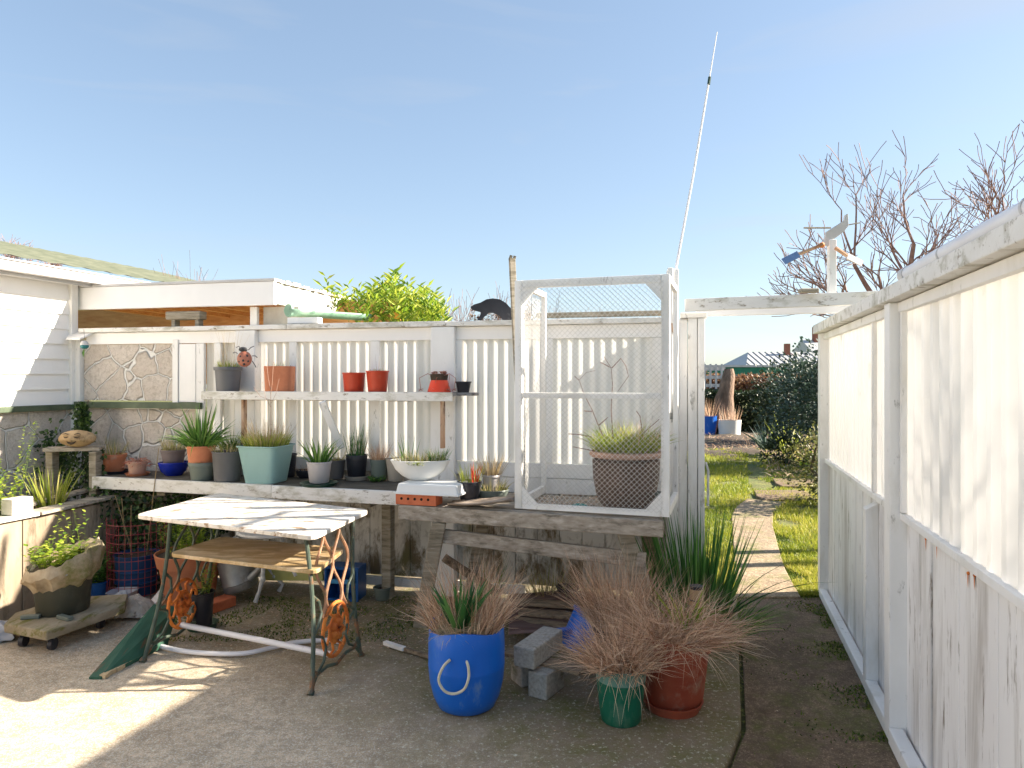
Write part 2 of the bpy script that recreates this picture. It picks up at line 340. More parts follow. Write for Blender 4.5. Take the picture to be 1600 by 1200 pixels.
def fol(name, a, b, c=None, trans=.35):
    m, t, p = newmat(name); at_ = N(t, 'Attribute', attribute_name='rnd')
    st = [(0., a), (.6, b), (1., c)] if c else [(0., a), (1., b)]
    col = ramp(t, at_.outputs['Fac'], st)
    tr = N(t, 'BsdfTranslucent'); mx = N(t, 'MixShader'); mx.inputs[0].default_value = trans
    t.links.new(col, p.inputs['Base Color']); t.links.new(col, tr.inputs[0]); p.inputs['Roughness'].default_value = .5
    t.links.new(p.outputs[0], mx.inputs[1]); t.links.new(tr.outputs[0], mx.inputs[2])
    t.links.new(mx.outputs[0], t.nodes['Material Output'].inputs[0]); return m
DRY = fol('dry_brown_grass', (.30,.16,.09), (.72,.47,.31), (.92,.74,.54), .4)
DRYG = fol('straw_and_green_grass', (.20,.24,.05), (.50,.43,.17), (.72,.56,.36), .4)
STRAW = fol('straw_grass', (.45,.33,.17), (.62,.50,.32), None, .4)
YGRN = fol('yellow_green_grass', (.17,.25,.03), (.44,.48,.08), (.66,.58,.22), .45)
GRN = fol('green_blades', (.05,.13,.02), (.14,.30,.05), (.34,.48,.12), .4)
DGRN = fol('dark_green_blades', (.02,.08,.02), (.05,.17,.04), (.13,.28,.07), .3)
LGRN = fol('bright_leaf', (.10,.20,.015), (.30,.40,.03), (.50,.52,.08), .45)
GRN2 = fol('strap_leaf', (.03,.11,.02), (.08,.24,.05), (.22,.40,.10), .4)
IVY = fol('ivy_leaf', (.012,.03,.008), (.035,.08,.015), (.12,.19,.04), .3)
HEDGE = fol('dark_hedge_leaf', (.012,.022,.010), (.03,.055,.02), (.06,.09,.035), .2)
BLUEG = fol('blue_green_leaf', (.02,.04,.025), (.06,.10,.075), (.20,.26,.22), .25)
REDL = fol('red_brown_leaf', (.14,.05,.03), (.26,.14,.07), (.45,.30,.16), .3)
SUCC = fol('reddish_succulent_leaf', (.40,.10,.07), (.60,.28,.20), (.70,.45,.34), .3)
LAWNB = fol('lawn_blade', (.10,.17,.012), (.33,.36,.03), (.56,.48,.10), .4)
MOSSB = fol('moss_tuft', (.04,.07,.006), (.10,.16,.012), (.22,.26,.03), .3)
REDLF = fol('red_leaf', (.5,.03,.01), (.75,.12,.05), None, .4)
# ------------------------------------------------------------------ plants
def tuft(mb, c, r, n, L, wd, spread=.5, droop=.6, seg=3, lean=(0,0), ry=None):
    c = Vector(c)
    for _ in range(n):
        a = R.uniform(0, 2*math.pi); q = math.sqrt(R.random()); x = math.cos(a)*q; y = math.sin(a)*q
        d = V(x*spread+lean[0]+R.gauss(0, .12), y*spread+lean[1]+R.gauss(0, .12), 1)
        mb.blade(c+V(x*r, y*(ry or r), R.uniform(-.01, .005)), d, R.uniform(*L)*1.2, wd*R.uniform(.6, 1.3), droop*R.uniform(.2, 1.6), R.random(), seg)
    return mb
def leafy(mb, c, r, n, h, leaf, spread=.4, stems=True, lw=.5):
    c = Vector(c)
    for _ in range(n):
        a = R.uniform(0, 6.28); q = R.random()**.5; p = c+V(math.cos(a)*q*r*.6, math.sin(a)*q*r*.6, 0)
        d = V(math.cos(a)*q*spread, math.sin(a)*q*spread, 1).normalized(); L = h*R.uniform(.4, 1)
        if stems: mb.blade(p, d, L, .003, .1, .2, 2)
        k = max(3, int(L/leaf*1.6))
        for i in range(k):
            t = (i+1)/k; pp = p+d*L*t; b = R.uniform(0, 6.28)
            mb.leaf(pp, V(math.cos(b), math.sin(b), R.uniform(-.2, .8)), leaf*R.uniform(.6, 1.2), leaf*lw, R.random())
    return mb
def leafmass(mb, c, rad, n, leaf, seed=0, shell=.5, lw=.55):
    c = Vector(c); k = 0; tries = 0
    while k < n and tries < n*6:
        tries += 1
        d = V(R.gauss(0,1), R.gauss(0,1), R.gauss(0,1)).normalized(); rr = R.uniform(shell, 1)
        nn = noise.noise(d*2.2+V(seed, 0, 0))*.28+noise.noise(d*5+V(0, seed, 0))*.16
        if noise.noise(d*4.5+V(seed, seed, rr*2)) < -.18: continue
        q = rr*(1+nn); p = c+V(d.x*rad[0]*q, d.y*rad[1]*q, d.z*rad[2]*q)
        if p.z < .01: continue
        dd = (d+V(R.uniform(-1,1), R.uniform(-1,1), R.uniform(-.6,1))).normalized()
        mb.leaf(p, dd, leaf*R.uniform(.6, 1.3), leaf*lw, min(1, max(0, R.random()*.7+.3*noise.noise(p*3)+.15)), (R.uniform(-1,1), R.uniform(-1,1), 1)); k += 1
    return mb
def branch(mb, p, d, L, r, depth, spread=.55, upb=.12, minr=.0022, kink=.12):
    p = Vector(p); d = Vector(d).normalized(); n = 4; pts = [p]; rs = [r]
    for i in range(n):
        d = (d+V(R.gauss(0,kink), R.gauss(0,kink), R.gauss(0,kink)+upb*.3)).normalized(); p = p+d*(L/n); pts.append(p); rs.append(max(minr, r*(1-.5*(i+1)/n)))
    mb.rod(pts, False, rs, 5 if r > .012 else 3)
    if depth <= 0: return
    for i in range(1, n+1):
        for _ in range(2 if i == n else R.choice([0, 1, 1] if depth > 1 else [1, 1, 2])):
            a = V(R.gauss(0,1), R.gauss(0,1), R.gauss(0,.7)); a = (a-d*a.dot(d)).normalized()
            nd = (d+a*spread*R.uniform(.6, 1.4)+V(0,0,upb)).normalized()
            branch(mb, pts[i], nd, L*R.uniform(.5, .85), max(minr, rs[i]*.68), depth-1, spread, upb, minr, kink)
# ------------------------------------------------------------------ ground
def groundmat(name, lo, hi, stain, moss, sl_, ss, fine=130, mosspos=None):
    m, t, p = newmat(name); co = coords(t, (1,1,1), False)
    c = ramp(t, nz(t, co, 2.2, 8, .65), [(.3, lo), (.68, hi)])
    c = mix(t, ramp(t, nz(t, co, 6, 10, .78), [(.40, .55), (.56, 0.)]), c, tuple(q*.45 for q in lo))
    c = mix(t, ramp(t, nz(t, co, fine, 4, .8), [(.44, .5), (.53, 0.)]), c, tuple(q*.40 for q in lo))
    c = mix(t, ramp(t, nz(t, co, fine*.8, 2, .5), [(.56, 0.), (.64, .7)]), c, tuple(min(.75, q*1.45) for q in hi))
    c = mix(t, ramp(t, nz(t, co, ss, 9, .7, .5), [(sl_, 0.), (sl_+.15, .85)]), c, stain)
    mk = ramp(t, nz(t, co, 2.3, 9, .75, .2), [(.49, 0.), (.62, .85)])
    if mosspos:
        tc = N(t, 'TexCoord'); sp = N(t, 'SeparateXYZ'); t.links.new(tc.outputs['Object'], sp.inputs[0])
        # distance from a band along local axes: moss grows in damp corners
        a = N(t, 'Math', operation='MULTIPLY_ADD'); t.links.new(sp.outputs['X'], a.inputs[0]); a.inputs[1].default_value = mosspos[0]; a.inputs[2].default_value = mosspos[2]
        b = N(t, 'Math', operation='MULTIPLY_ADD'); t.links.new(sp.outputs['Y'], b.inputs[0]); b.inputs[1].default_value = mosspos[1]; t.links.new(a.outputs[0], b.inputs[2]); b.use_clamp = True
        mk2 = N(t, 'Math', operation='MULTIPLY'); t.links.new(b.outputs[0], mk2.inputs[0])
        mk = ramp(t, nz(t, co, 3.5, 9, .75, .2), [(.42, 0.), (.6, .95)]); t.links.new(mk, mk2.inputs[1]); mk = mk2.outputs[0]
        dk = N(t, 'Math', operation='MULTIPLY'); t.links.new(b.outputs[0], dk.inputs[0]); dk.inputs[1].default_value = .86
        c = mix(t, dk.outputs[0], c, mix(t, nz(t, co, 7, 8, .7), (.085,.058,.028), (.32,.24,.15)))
    c = mix(t, mk, c, moss)
    c = mix(t, ramp(t, nz(t, co, 28, 9, .8), [(.43, .5), (.53, 0.)]), c, tuple(q*.42 for q in lo))
    c = mix(t, ramp(t, nz(t, co, 45, 6, .8), [(.56, 0.), (.62, .6)]), c, tuple(min(.8, q*1.35) for q in hi))
    t.links.new(c, p.inputs['Base Color']); p.inputs['Roughness'].default_value = .88
    bump(t, p, mix(t, .5, nz(t, co, fine*1.2, 3), nz(t, co, 22, 6)), .9, .006); return m
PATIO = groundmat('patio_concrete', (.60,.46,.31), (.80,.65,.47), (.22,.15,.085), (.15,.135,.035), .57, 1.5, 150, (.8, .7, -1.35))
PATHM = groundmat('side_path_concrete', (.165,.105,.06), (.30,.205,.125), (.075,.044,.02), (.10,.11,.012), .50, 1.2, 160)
FPATH = groundmat('garden_path_concrete', (.30,.215,.13), (.42,.32,.21), (.18,.12,.065), (.16,.17,.04), .58, 2, 90)
LAWNG = groundmat('lawn_ground', (.10,.10,.025), (.22,.22,.05), (.15,.10,.05), (.08,.13,.02), .55, 1.5, 60)
BEDM = groundmat('garden_bed_soil', (.05,.032,.022), (.12,.08,.055), (.035,.022,.015), (.05,.05,.02), .55, 2, 40)
g = MB(); g.prism([(-60,-20),(80,-20),(80,120),(-60,120)], -.3, -.05); tag(g.build('ground', LAWNG, org=(0,0,0)), kind='structure')
def jl(Y): return 1.58+.31*(Y-4.9)
pat = [(-7,-2), (.3,-2), (.42, 2.35), (.62,2.52), (.79,2.72), (.90,2.9), (jl(3.15)-.012,3.15), (jl(5.0)-.012,5.0), (jl(5.0)-.9,6.4), (-7,6.4)]
o = MB().prism(pat, -.14, 0).build('patio', PATIO, org=(0,0,0), bevel=.012); tag(o, kind='structure')
o = MB().prism([(jl(-2)+.4,-2),(3,-2),(3.2,5.06),(jl(5.06)+.008,5.06),(jl(3.15)+.01,3.15),(.915,2.9),(.80,2.68),(.60,2.46),(.45,2.3),(.33,-2)], -.14, -.022).build('side_path', PATHM, org=(0,0,0)); tag(o, kind='structure')
lp = [onz(x, y, 0) for x, y in ((1149,931),(1148,900),(1147,860),(1143,805),(1150,790),(1168,778))]
rp = [onz(x, y, 0) for x, y in ((1228,783),(1208,798),(1208,820),(1216,850),(1222,870),(1228,888),(1240,910),(1248,931))]
rp[-1].x += .02
o = MB().prism([(q.x, q.y+ .008) for q in reversed(lp+rp)], -.1, -.008).build('garden_path', FPATH, org=(0,0,0), bevel=.01); tag(o, kind='structure')
lawn = MB(); lawn.prism([(.9,5.075),(9,5.075),(9,16.5),(-8,16.5),(-8,7),(.9,6.4)], -.12, -.03); tag(lawn.build('lawn', LAWNG, org=(0,0,0)), kind='structure')
def heightfield(x0, x1, y0, y1, nx, ny, f):
    m = MB()
    for j in range(ny+1):
        for i in range(nx+1):
            x = x0+(x1-x0)*i/nx; y = y0+(y1-y0)*j/ny; m.v.append((x, y, f(x, y)))
    for j in range(ny):
        for i in range(nx):
            a = j*(nx+1)+i; m.f.append((a, a+1, a+nx+2, a+nx+1))
    return m
o = heightfield(1.5, 12, 12, 23, 60, 60, lambda x, y: -.02+.10*noise.noise(V(x*1.3, y*1.3, 0))+.04*noise.noise(V(x*6, y*6, 1))+.03*min(1, max(-3, (y-14.5)*1.2-(x-5)*-.3))).build('garden_bed', BEDM, smooth=True, org=(0,0,0)); tag(o, kind='structure')
# dark flat stones crossing the lawn
for i, (a, b, lab) in enumerate((((1192,781),(1256,766),'dark flat stepping stone nearest the end of the garden path'), ((1222,760),(1272,748),'dark flat stepping stone further up the lawn beside the bush'))):
    p0 = onz(a[0], a[1], 0); p1 = onz(b[0], b[1], 0)
    pts = [(p0.x,p0.y),(p1.x-.15,p0.y+.02),(p1.x,p1.y-.1),(p1.x-.1,p1.y),(p0.x+.15,p1.y),(p0.x+.02,p0.y+.3)]
    tag(MB().prism(pts, -.04, .006).build('stepping_stone', PATHM, bevel=.01), lab, 'stepping stone', 'stepping stones in the lawn')
# grass on the lawn
gm = MB(); inpath = lambda x, y: (lp[0].x-.02 if y < 6.5 else 2.45+.0*y) < x < (2.06+.286*0 if y < 5.2 else 2.12+.08*(y-5.2)+(.0 if y < 7 else .1)) and y < 8.9
from mathutils.geometry import intersect_point_line
poly = [(q.x, q.y) for q in (lp+rp)]
def inside(x, y):
    c = False; n = len(poly)
    for i in range(n):
        x1, y1 = poly[i]; x2, y2 = poly[(i+1) % n]
        if (y1 > y) != (y2 > y) and x < (x2-x1)*(y-y1)/(y2-y1)+x1: c = not c
    return c
for _ in range(52000):
    y = 5.1+(R.random()**1.7)*10.5; x = y*R.uniform(.25, .47)
    if inside(x, y): continue
    nn = noise.noise(V(x*2.5, y*2.5, 3)); n2 = noise.noise(V(x*.8, y*.8, 9))
    if nn < -.28: continue
    if y > 8.9 and x/y > .335 and nn < .2-.25*(x/y > .36): continue
    edge = y < 6.6 and x > 2
    L = R.uniform(.02, .05)*(1+.5*n2)*(.75 if edge else 1)*(1+.03*(y-5))
    gm.blade((x, y, -.03), (R.gauss(0,.5), R.gauss(0,.5), 1), L+.02, .004+.0007*(y-5), .5, min(1, max(0, .5+.5*n2+R.gauss(0,.22))), 2)
tag(gm.build('grass', LAWNB, org=(0,0,0)), 'short bright green grass growing over the lawn', 'grass', kind='stuff')
mm = MB()
for _ in range(16000):    # moss along the path edge and in the damp joints
    k = R.random()
    if k < .5:
        i = R.randint(2, len(rp)-2); a = rp[i]; b = rp[i+1]; t = R.random(); q = a.lerp(b, t); q = q+V(R.expovariate(9), R.gauss(0,.05), 0); z = -.03
    elif k < .72:
        Y = R.uniform(2.2, 5.0); q = V(.816+.286*Y-.05-R.expovariate(9), Y, 0); z = -.024
        if noise.noise(V(q.x*3, q.y*3, 5)) < .05: continue
    else:
        q = V(R.uniform(-2.2,-.6), R.uniform(4.15,5.0), 0); z = -.001
        if noise.noise(V(q.x*3.2, q.y*3.2, 2)) < .02: continue
    mm.blade((q.x, q.y, z), (R.gauss(0,.6), R.gauss(0,.6), 1), R.uniform(.008,.022), .008, .3, R.random(), 2)
tag(mm.build('moss', MOSSB, org=(0,0,0)), 'low green moss growing in the damp joints and path edges', 'moss', kind='stuff')
lt = MB()
for _ in range(1500):
    x = R.uniform(-2.6, .6); y = R.uniform(4.0, 5.1)
    a = R.uniform(0, 6.28); lt.leaf((x, y, .003), (math.cos(a), math.sin(a), .12), R.uniform(.008,.03), .008, R.random())
for _ in range(260):
    x = R.uniform(-3, 1.9); y = R.uniform(2.6, 4.4); a = R.uniform(0, 6.28)
    lt.leaf((x, y, .003 if x < jl(y) else -.019), (math.cos(a), math.sin(a), .12), R.uniform(.006,.018), .006, R.random())
tag(lt.build('leaf_litter', DRY, org=(0,0,0)), 'small dead leaves and twigs scattered on the concrete under the benches', 'leaf litter', kind='stuff')
# ------------------------------------------------------------------ corrugated sheet
def corr(mb, B, a0, a1, off, z0, z1, pitch=.076, amp=.009, sub=8, nz_=1):
    n = max(2, int((a1-a0)/pitch*sub)); b = len(mb.v)
    for i in range(n+1):
        a = a0+(a1-a0)*i/n; h = math.sin(a/pitch*2*math.pi)*amp
        if amp > .012: h = max(-amp, min(amp, h*2.2))
        for z in (z0, z1): mb.v.append(tuple(B.p(a, off+h, z)))
    for i in range(n): q = b+2*i; mb.f.append((q, q+2, q+3, q+1))
    return mb
# ------------------------------------------------------------------ right fence
RF = Basis((2.28,5.12), (-.275,-.9614)); RF.n = V(-.9614,.275,0)
fr = thing('side_fence', 'long white side fence of planks below and corrugated plastic above, running beside the concrete path', 'fence', RF.p(2.6,0,-.02))
E = 6.6
corr(MB(), RF, -.02, E, -.025, .95, 1.87, .115, .017, 16).build('corrugated_panel', TRANS2, fr, smooth=True)
MB().obox(RF, .0, E, -.055, -.040, .0, .94).build('light_block_backing', GREYW, fr)  # added behind the planks so no light shows through the seams
pk = MB(); a = .03; i = 0
while a < E:
    wd = R.uniform(.13,.185); pk.obox(RF, a, a+wd-R.choice([.003,.004,.007]), -.035, -.012+R.uniform(-.004,.003), .0, .955); a += wd; i += 1
pk.build('plank_boarding', PLANK, fr, bevel=.003)
def fence_post(B, px, wd, d0, d1, z0, z1, nm='post', mat=WHT, par=fr, half=True):
    a = B.s(px, d1); return MB().obox(B, a-wd/2, a+wd/2, d0, d1, z0, z1).build(nm, mat, par, bevel=.005)
MB().obox(RF, -.05, .045, -.05, .045, -.02, 1.88).build('post', WHT, fr, bevel=.005)
aP = RF.s(1387, .05)
MB().obox(RF, aP-.045, aP+.05, -.05, .055, -.02, 1.88).build('post', WHT, fr, bevel=.005)
MB().obox(RF, aP+2.35, aP+2.45, -.05, .055, -.02, 1.88).build('post', WHT, fr, bevel=.005)
aS = RF.s(1350, .05)
b_ = MB(); z1 = .93
b_.quad8([RF.p(aS-.03,-.01,-.02),RF.p(aS+.04,-.01,-.02),RF.p(aS+.04,.05,-.02),RF.p(aS-.03,.05,-.02),RF.p(aS-.03,-.01,z1),RF.p(aS+.04,-.01,z1),RF.p(aS+.04,.05,z1-.035),RF.p(aS-.03,.05,z1-.035)])
b_.build('stub_post', WHT, fr, bevel=.004)
MB().obox(RF, aS-.02, aS+.015, -.008, .012, .98, 1.84).build('batten', WHT, fr, bevel=.003)
MB().obox(RF, aP+.055, aP+.085, -.008, .016, .98, 1.84).build('batten', WHT, fr, bevel=.003)
MB().obox(RF, -.0, E, -.015, .012, .945, .975).build('mid_rail', WHT, fr, bevel=.003)
MB().obox(RF, .046, aS-.035, .0, .05, -.02, .035).build('bottom_rail', WHT, fr, bevel=.005)
MB().obox(RF, aS+.045, aP-.05, .0, .055, -.02, .045).build('bottom_rail', WHT, fr, bevel=.005)
MB().obox(RF, aP+.055, E, .0, .06, -.02, .05).build('bottom_rail', WHT, fr, bevel=.005)
MB().obox(RF, -.0, E, -.01, .02, 1.835, 1.878).build('top_rail', WHT, fr, bevel=.003)
MB().obox(RF, -.09, E, -.06, .075, 1.882, 1.945).build('fascia_board', PEEL, fr, bevel=.004)
pp = MB(); a0 = RF.s(1410, .04); pp.rod([RF.p(a0+i*.3, .025, 1.975+.003*math.sin(i)) for i in range(14)], True, .0285, 16)
po = pp.build('drain_pipe', PVC, None, smooth=True); tag(po, 'long white plastic pipe lying along the top of the side fence', 'pipe')
for a in (a0+.5, a0+1.18, a0+2.0): MB().rod([RF.p(a,.025,1.975), RF.p(a+.012,.025,1.975)], True, .031, 16).build('band', GUT, po, smooth=True)
MB().rod([RF.p(a0-.02,.025,1.975), RF.p(a0+.05,.025,1.975)], True, .032, 16).build('end_socket', GUT, po, smooth=True)
for px in (1443, 1460, 1508, 1518, 1597):
    rs = MB(); a = RF.s(px, .0); zz = .930+R.uniform(-.01,.01); rs.ico(RF.p(a, -.009, zz), .006, 6, 4); Lk = R.uniform(.03,.07); b_i = len(rs.v)
    rs.v += [tuple(RF.p(a-.006,-.0075,zz)), tuple(RF.p(a+.006,-.0075,zz)), tuple(RF.p(a+.004,-.0075,zz-Lk*.5)), tuple(RF.p(a+.001,-.0075,zz-Lk)), tuple(RF.p(a-.003,-.0075,zz-Lk*.6))]; rs.f.append(tuple(range(b_i,b_i+5))); rs.build('rusty_nail', RUST, fr)
# ------------------------------------------------------------------ back fence
C = (-3.6,5.785)
BF = Basis(C, (.9748,-.2232)); BF.n = V(-.2232,-.9748,0)
fb = thing('back_fence', 'white back fence with corrugated plastic bays and stone panels behind the plant shelves', 'fence', BF.p(2.4,0,0))
S = BF.s
eR = S(1062)
corr(MB(), BF, S(320), eR, -.03, .96, 1.86).build('corrugated_panel', TRANS, fb, smooth=True)
MB().obox(BF, 0, S(1090), -.062, -.052, .12, .94).build('light_block_backing', MPL, fb)  # extra layer added to block light coming through the board gaps
pk = MB(); a = S(128)
while a < S(1095)-.05:
    wd = .158; pk.obox(BF, a, a+wd-.004, -.05, -.028+R.uniform(-.003,.003), .10, .95); a += wd
pk.build('lower_boarding', MPL, fb, bevel=.003)
MB().obox(BF, .0, S(820), -.03, .02, .035, .095).build('bottom_rail', WHT, fb, bevel=.004)
MB().obox(BF, S(720), S(1060), -.025, .006, .86, .96).build('mid_rail', WHT, fb, bevel=.003)
MB().obox(BF, S(720), S(1060), -.026, .0, .75, .856).build('mid_rail', WHT, fb, bevel=.003)
MB().obox(BF, S(345), S(720), -.024, .005, .87, .96).build('mid_rail', WHT, fb, bevel=.003)
for (x0, x1, ms) in ((130,453,0), (453,700,1), (700,1040,0)):
    MB().obox(BF, S(x0)+.003, S(x1), -.10, .055, 1.925, 1.96+.003*ms, .0).build('cap_rail', PEEL, fb, bevel=.004)
for (x0, x1) in ((136,374), (404,676), (713,1040)):
    MB().obox(BF, S(x0), S(x1), -.02, .008, 1.83, 1.923).build('top_rail', WHTC, fb, bevel=.004)
for (x0, x1, pr) in ((373,404,.05), (676,713,.05), (107,129,.03), (1045,1060,.03)):
    MB().obox(BF, S(x0), S(x1), -.08, pr, 0, 1.922).build('post', WHT, fb, bevel=.006)
for (x0, x1) in ((308,320), (336,346), (453,464), (580,594), (713,722), (850,864), (1018,1034)):
    MB().obox(BF, S(x0), S(x1), -.018, .012, .965, 1.828).build('batten', WHT, fb, bevel=.003)
MB().obox(BF, S(281), S(307), -.03, .012, 1.367, 1.825).build('blank_panel', WHTC, fb, bevel=.004)
MB().obox(BF, S(272), S(280.5), -.03, .022, 1.36, 1.86).build('batten', WHT, fb, bevel=.003)
MB().obox(BF, S(129)+.002, S(271.5), -.05, -.012, 1.375, 1.828).build('stone_panel', STONE, fb)
MB().obox(BF, S(129)+.002, S(320), -.05, -.016, .55, 1.31).build('stone_panel', STONE, fb)
MB().obox(BF, S(107), S(318), -.03, .045, 1.315, 1.365).build('sill_rail', GRNRAIL, fb, bevel=.004)
# gate post of three boards at the fence's open end
gp = thing('gate_post', 'tall white boxed gate post of upright boards at the open end of the back fence', 'gate post', BF.p(S(1080),0,0))
for (x0, x1, o0, o1, zt) in ((1061,1074,-.06,.03,1.945), (1075,1089.5,-.06,.045,1.95), (1090.5,1101,-.30,.05,1.95)):
    MB().obox(BF, S(x0,o1), S(x1,o1), o0, o1, 0, zt).build('board', WHT, gp, bevel=.004)
MB().obox(BF, S(1063,.06), S(1105,.06), -.32, .065, 1.952, 1.985).build('cap', WHT, gp, bevel=.004)
h_ = MB(); q = BF.p(S(1102,.04),.03,0)
h_.rod([(q.x+.004,q.y,zy(722,4.65)),(q.x+.02,q.y,zy(735,4.65)),(q.x+.018,q.y,zy(790,4.65))], True, .008, 6).build('latch_hook', CHALK, gp, smooth=True)
# tall post with aerial
ap = thing('aerial_post', 'tall white square post beside the wire cage carrying a thin aerial', 'post', at(1050,950,4.62))
z_ = zy(421,4.58)
MB().box(at(1043,0,4.58).x, at(1059,0,4.58).x, 4.55, 4.62, 0, z_).build('post', WHT, ap, bevel=.005)
MB().box(at(1041,0,4.58).x, at(1049,0,4.58).x, 4.535, 4.549, .8, z_+.005).build('facing_strip', WHT, ap, bevel=.003)
l_ = MB(); l_.beam((at(1050,0,4.53).x,4.535,zy(655,4.53)),(at(1050,0,4.53).x,4.535,zy(645,4.53)),.022,.02,(0,1,0)); l_.rod([(at(1050,0,4.53).x,4.53,zy(660,4.53)),(at(1050,0,4.53).x+.01,4.53,zy(622,4.53))], True, .003, 6)
l_.build('latch', GALV, ap)
l_ = MB(); l_.rod([(at(1050,0,4.53).x,4.53,zy(505,4.53)),(at(1051,0,4.53).x,4.53,zy(518,4.53)),(at(1057,0,4.53).x,4.53,zy(527,4.53))], True, .004, 6).build('hook', RUSTB, ap)
ae = thing('radio_aerial', 'very tall thin white whip aerial leaning right above the back fence', 'aerial', at(1055,421,4.6))
p0 = at(1055,425,4.6); p1 = at(1108,125,4.6); p2 = at(1120.5,50,4.6)
MB().rod([p0, p0.lerp(p1,.5)+V(.006,0,0), p1], True, [.0085,.0075,.0065], 8).build('lower_rod', PVC, ae, smooth=True)
MB().rod([p1, p2], True, [.0045,.003], 8).build('upper_rod', PVC, ae, smooth=True)
MB().rod([p1-V(.003,0,.03), p1+V(.004,0,.02)], True, .010, 8).build('joint', PDGRN, ae, smooth=True)
# broken timber standing by the cage
bt = MB(); q1 = at(800,404,4.86); q0 = V(at(818,0,4.6).x, 4.60, .79)
bt.beam(q0, q1, .042, .03); o = bt.build('broken_timber', GREYW, None, bevel=.003); tag(o, 'split grey timber stake poking up behind the left corner of the wire cage', 'stake')
sp = MB(); sp.beam(at(796.5,406,4.86), at(799,399,4.86), .012, .02); sp.beam(at(803,406,4.86), at(804.5,400,4.86), .014, .02); sp.build('splinter', GREYW, o)
# gate beams
BM = Basis((1.13,4.6), (.9614,-.275)); BM.n = V(-.275,-.9614,0)
b1 = MB(); b1.obox(BM, -.0, 1.17, -.02, .02, 1.99, 2.07, .015); o = b1.build('lintel_beam', PEEL, None, bevel=.004); tag(o, 'front white lintel beam over the path with small black nail holes', 'beam')
b2 = MB(); b2.obox(BM, .06, 1.28, -.36, -.32, 1.985, 2.055, 0); o = b2.build('lintel_beam', WHTC, None, bevel=.004); tag(o, 'rear cream lintel beam hidden partly behind the front one over the path', 'beam')
q = at(1261,457,4.35); o = MB().box(q.x-.055, q.x+.055, 4.30, 4.36, zy(459,4.34)+.004, zy(453.5,4.34)+.008).build('timber_offcut', GREYW, None, bevel=.006); tag(o, 'small dark wood offcut lying on the front lintel beam', 'offcut')
# whirligig
Yw = 4.42
wg = thing('whirligig', 'weathered bird shaped whirligig on a white post above the path', 'whirligig', at(1300,455,Yw))
MB().box(at(1294,0,Yw).x, at(1305,0,Yw).x, Yw-.02, Yw+.02, 2.05, zy(375,Yw)).build('post', WHT, wg, bevel=.003)
ol = [((px-1300)*Yw/F, (455-py)*Yw/F) for px, py in ((1286,383),(1290,363),(1318,345),(1320,336),(1324,334),(1325,353),(1318,362),(1297,378),(1294,385))]
MB().slab(ol, at(1300,455,Yw), (1,0,0), (0,0,1), (0,1,0), .022).build('body', GUT, wg, bevel=.002)
MB().rod([at(1256,356,Yw-.03), at(1298,356,Yw-.03)], True, .0055, 6).build('beak_rod', GREYW, wg)
MB().rod([at(1316,353,Yw+.02), at(1344,348,Yw+.02)], True, .004, 6).build('axle', GREYW, wg)
for (a, b, c, tl) in (((1286,382),(1248,397),(1224,409),PBLUE2), ((1305,387),(1324,400),(1347,412),GUT)):
    s = MB(); s.beam(at(*a,Yw-.05), at(*b,Yw-.05), .014, .022, (0,-1,.5)); ar = s.build('wing_arm', RUSTB, wg, bevel=.002)
    s = MB(); s.beam(at(*b,Yw-.05), at(*c,Yw-.05), .045, .008, (0,-1,.5)); s.build('wing_blade', surf('blue_grey_blade', (.10,.18,.34), (.2,.3,.5), 5) if tl is PBLUE2 else GUT, wg, bevel=.002)
MB().ico(at(1284,383,Yw-.04), .018, 8, 6).build('hub', RUST, wg, smooth=True)
# ------------------------------------------------------------------ house at the left
HB = Basis(C, (-.275,-.9614)); HB.n = V(.9614,-.275,0)
hs = thing('weatherboard_house', 'white weatherboard house with mossy green roof edge at the left', 'house', HB.p(1.5,-.5,0))
wbm = MB(); z = 1.345
for i in range(9):
    P = HB.p; z0 = z; z1 = z+.121
    wbm.quad8([P(.02,-.06,z0),P(6,-.06,z0),P(6,.022,z0),P(.02,.022,z0),P(.02,-.06,z1),P(6,-.06,z1),P(6,.004,z1),P(.02,.004,z1)]); z = z1
wbm.build('weatherboard', WHTC, hs)
MB().obox(HB, -.0, .06, -.02, .045, 1.34, 2.36).build('corner_board', WHT, hs, bevel=.004)
MB().obox(HB, .0, 6, -.03, .05, 1.30, 1.343).build('sill_rail', GRNRAIL, hs, bevel=.004)
MB().obox(HB, .0, 6, -.06, -.0, 0, 1.298).build('base_wall', STONE, hs)
MB().obox(HB, -3, 6, -.02, .15, 2.335, 2.35).build('soffit', WHT, hs)
gt = MB(); 
for (o0, o1, z0, z1) in ((.152,.165,2.30,2.42), (.166,.25,2.325,2.33), (.24,.25,2.33,2.395), (.236,.262,2.395,2.405)): gt.obox(HB, -2.2, 6, o0, o1, z0, z1)
gt.build('gutter', GUT, hs)
rf = MB(); n = 90
for i in range(n+1):
    a = -3.3+9.3*i/n
    for (o_, zz) in ((.24, 2.425), (-2.2, 3.0)): rf.v.append(tuple(HB.p(a, o_, zz+.012*(i % 2))))
for i in range(n): q = 2*i; rf.f.append((q, q+1, q+3, q+2))
rf.build('roof', ROOFG, hs)
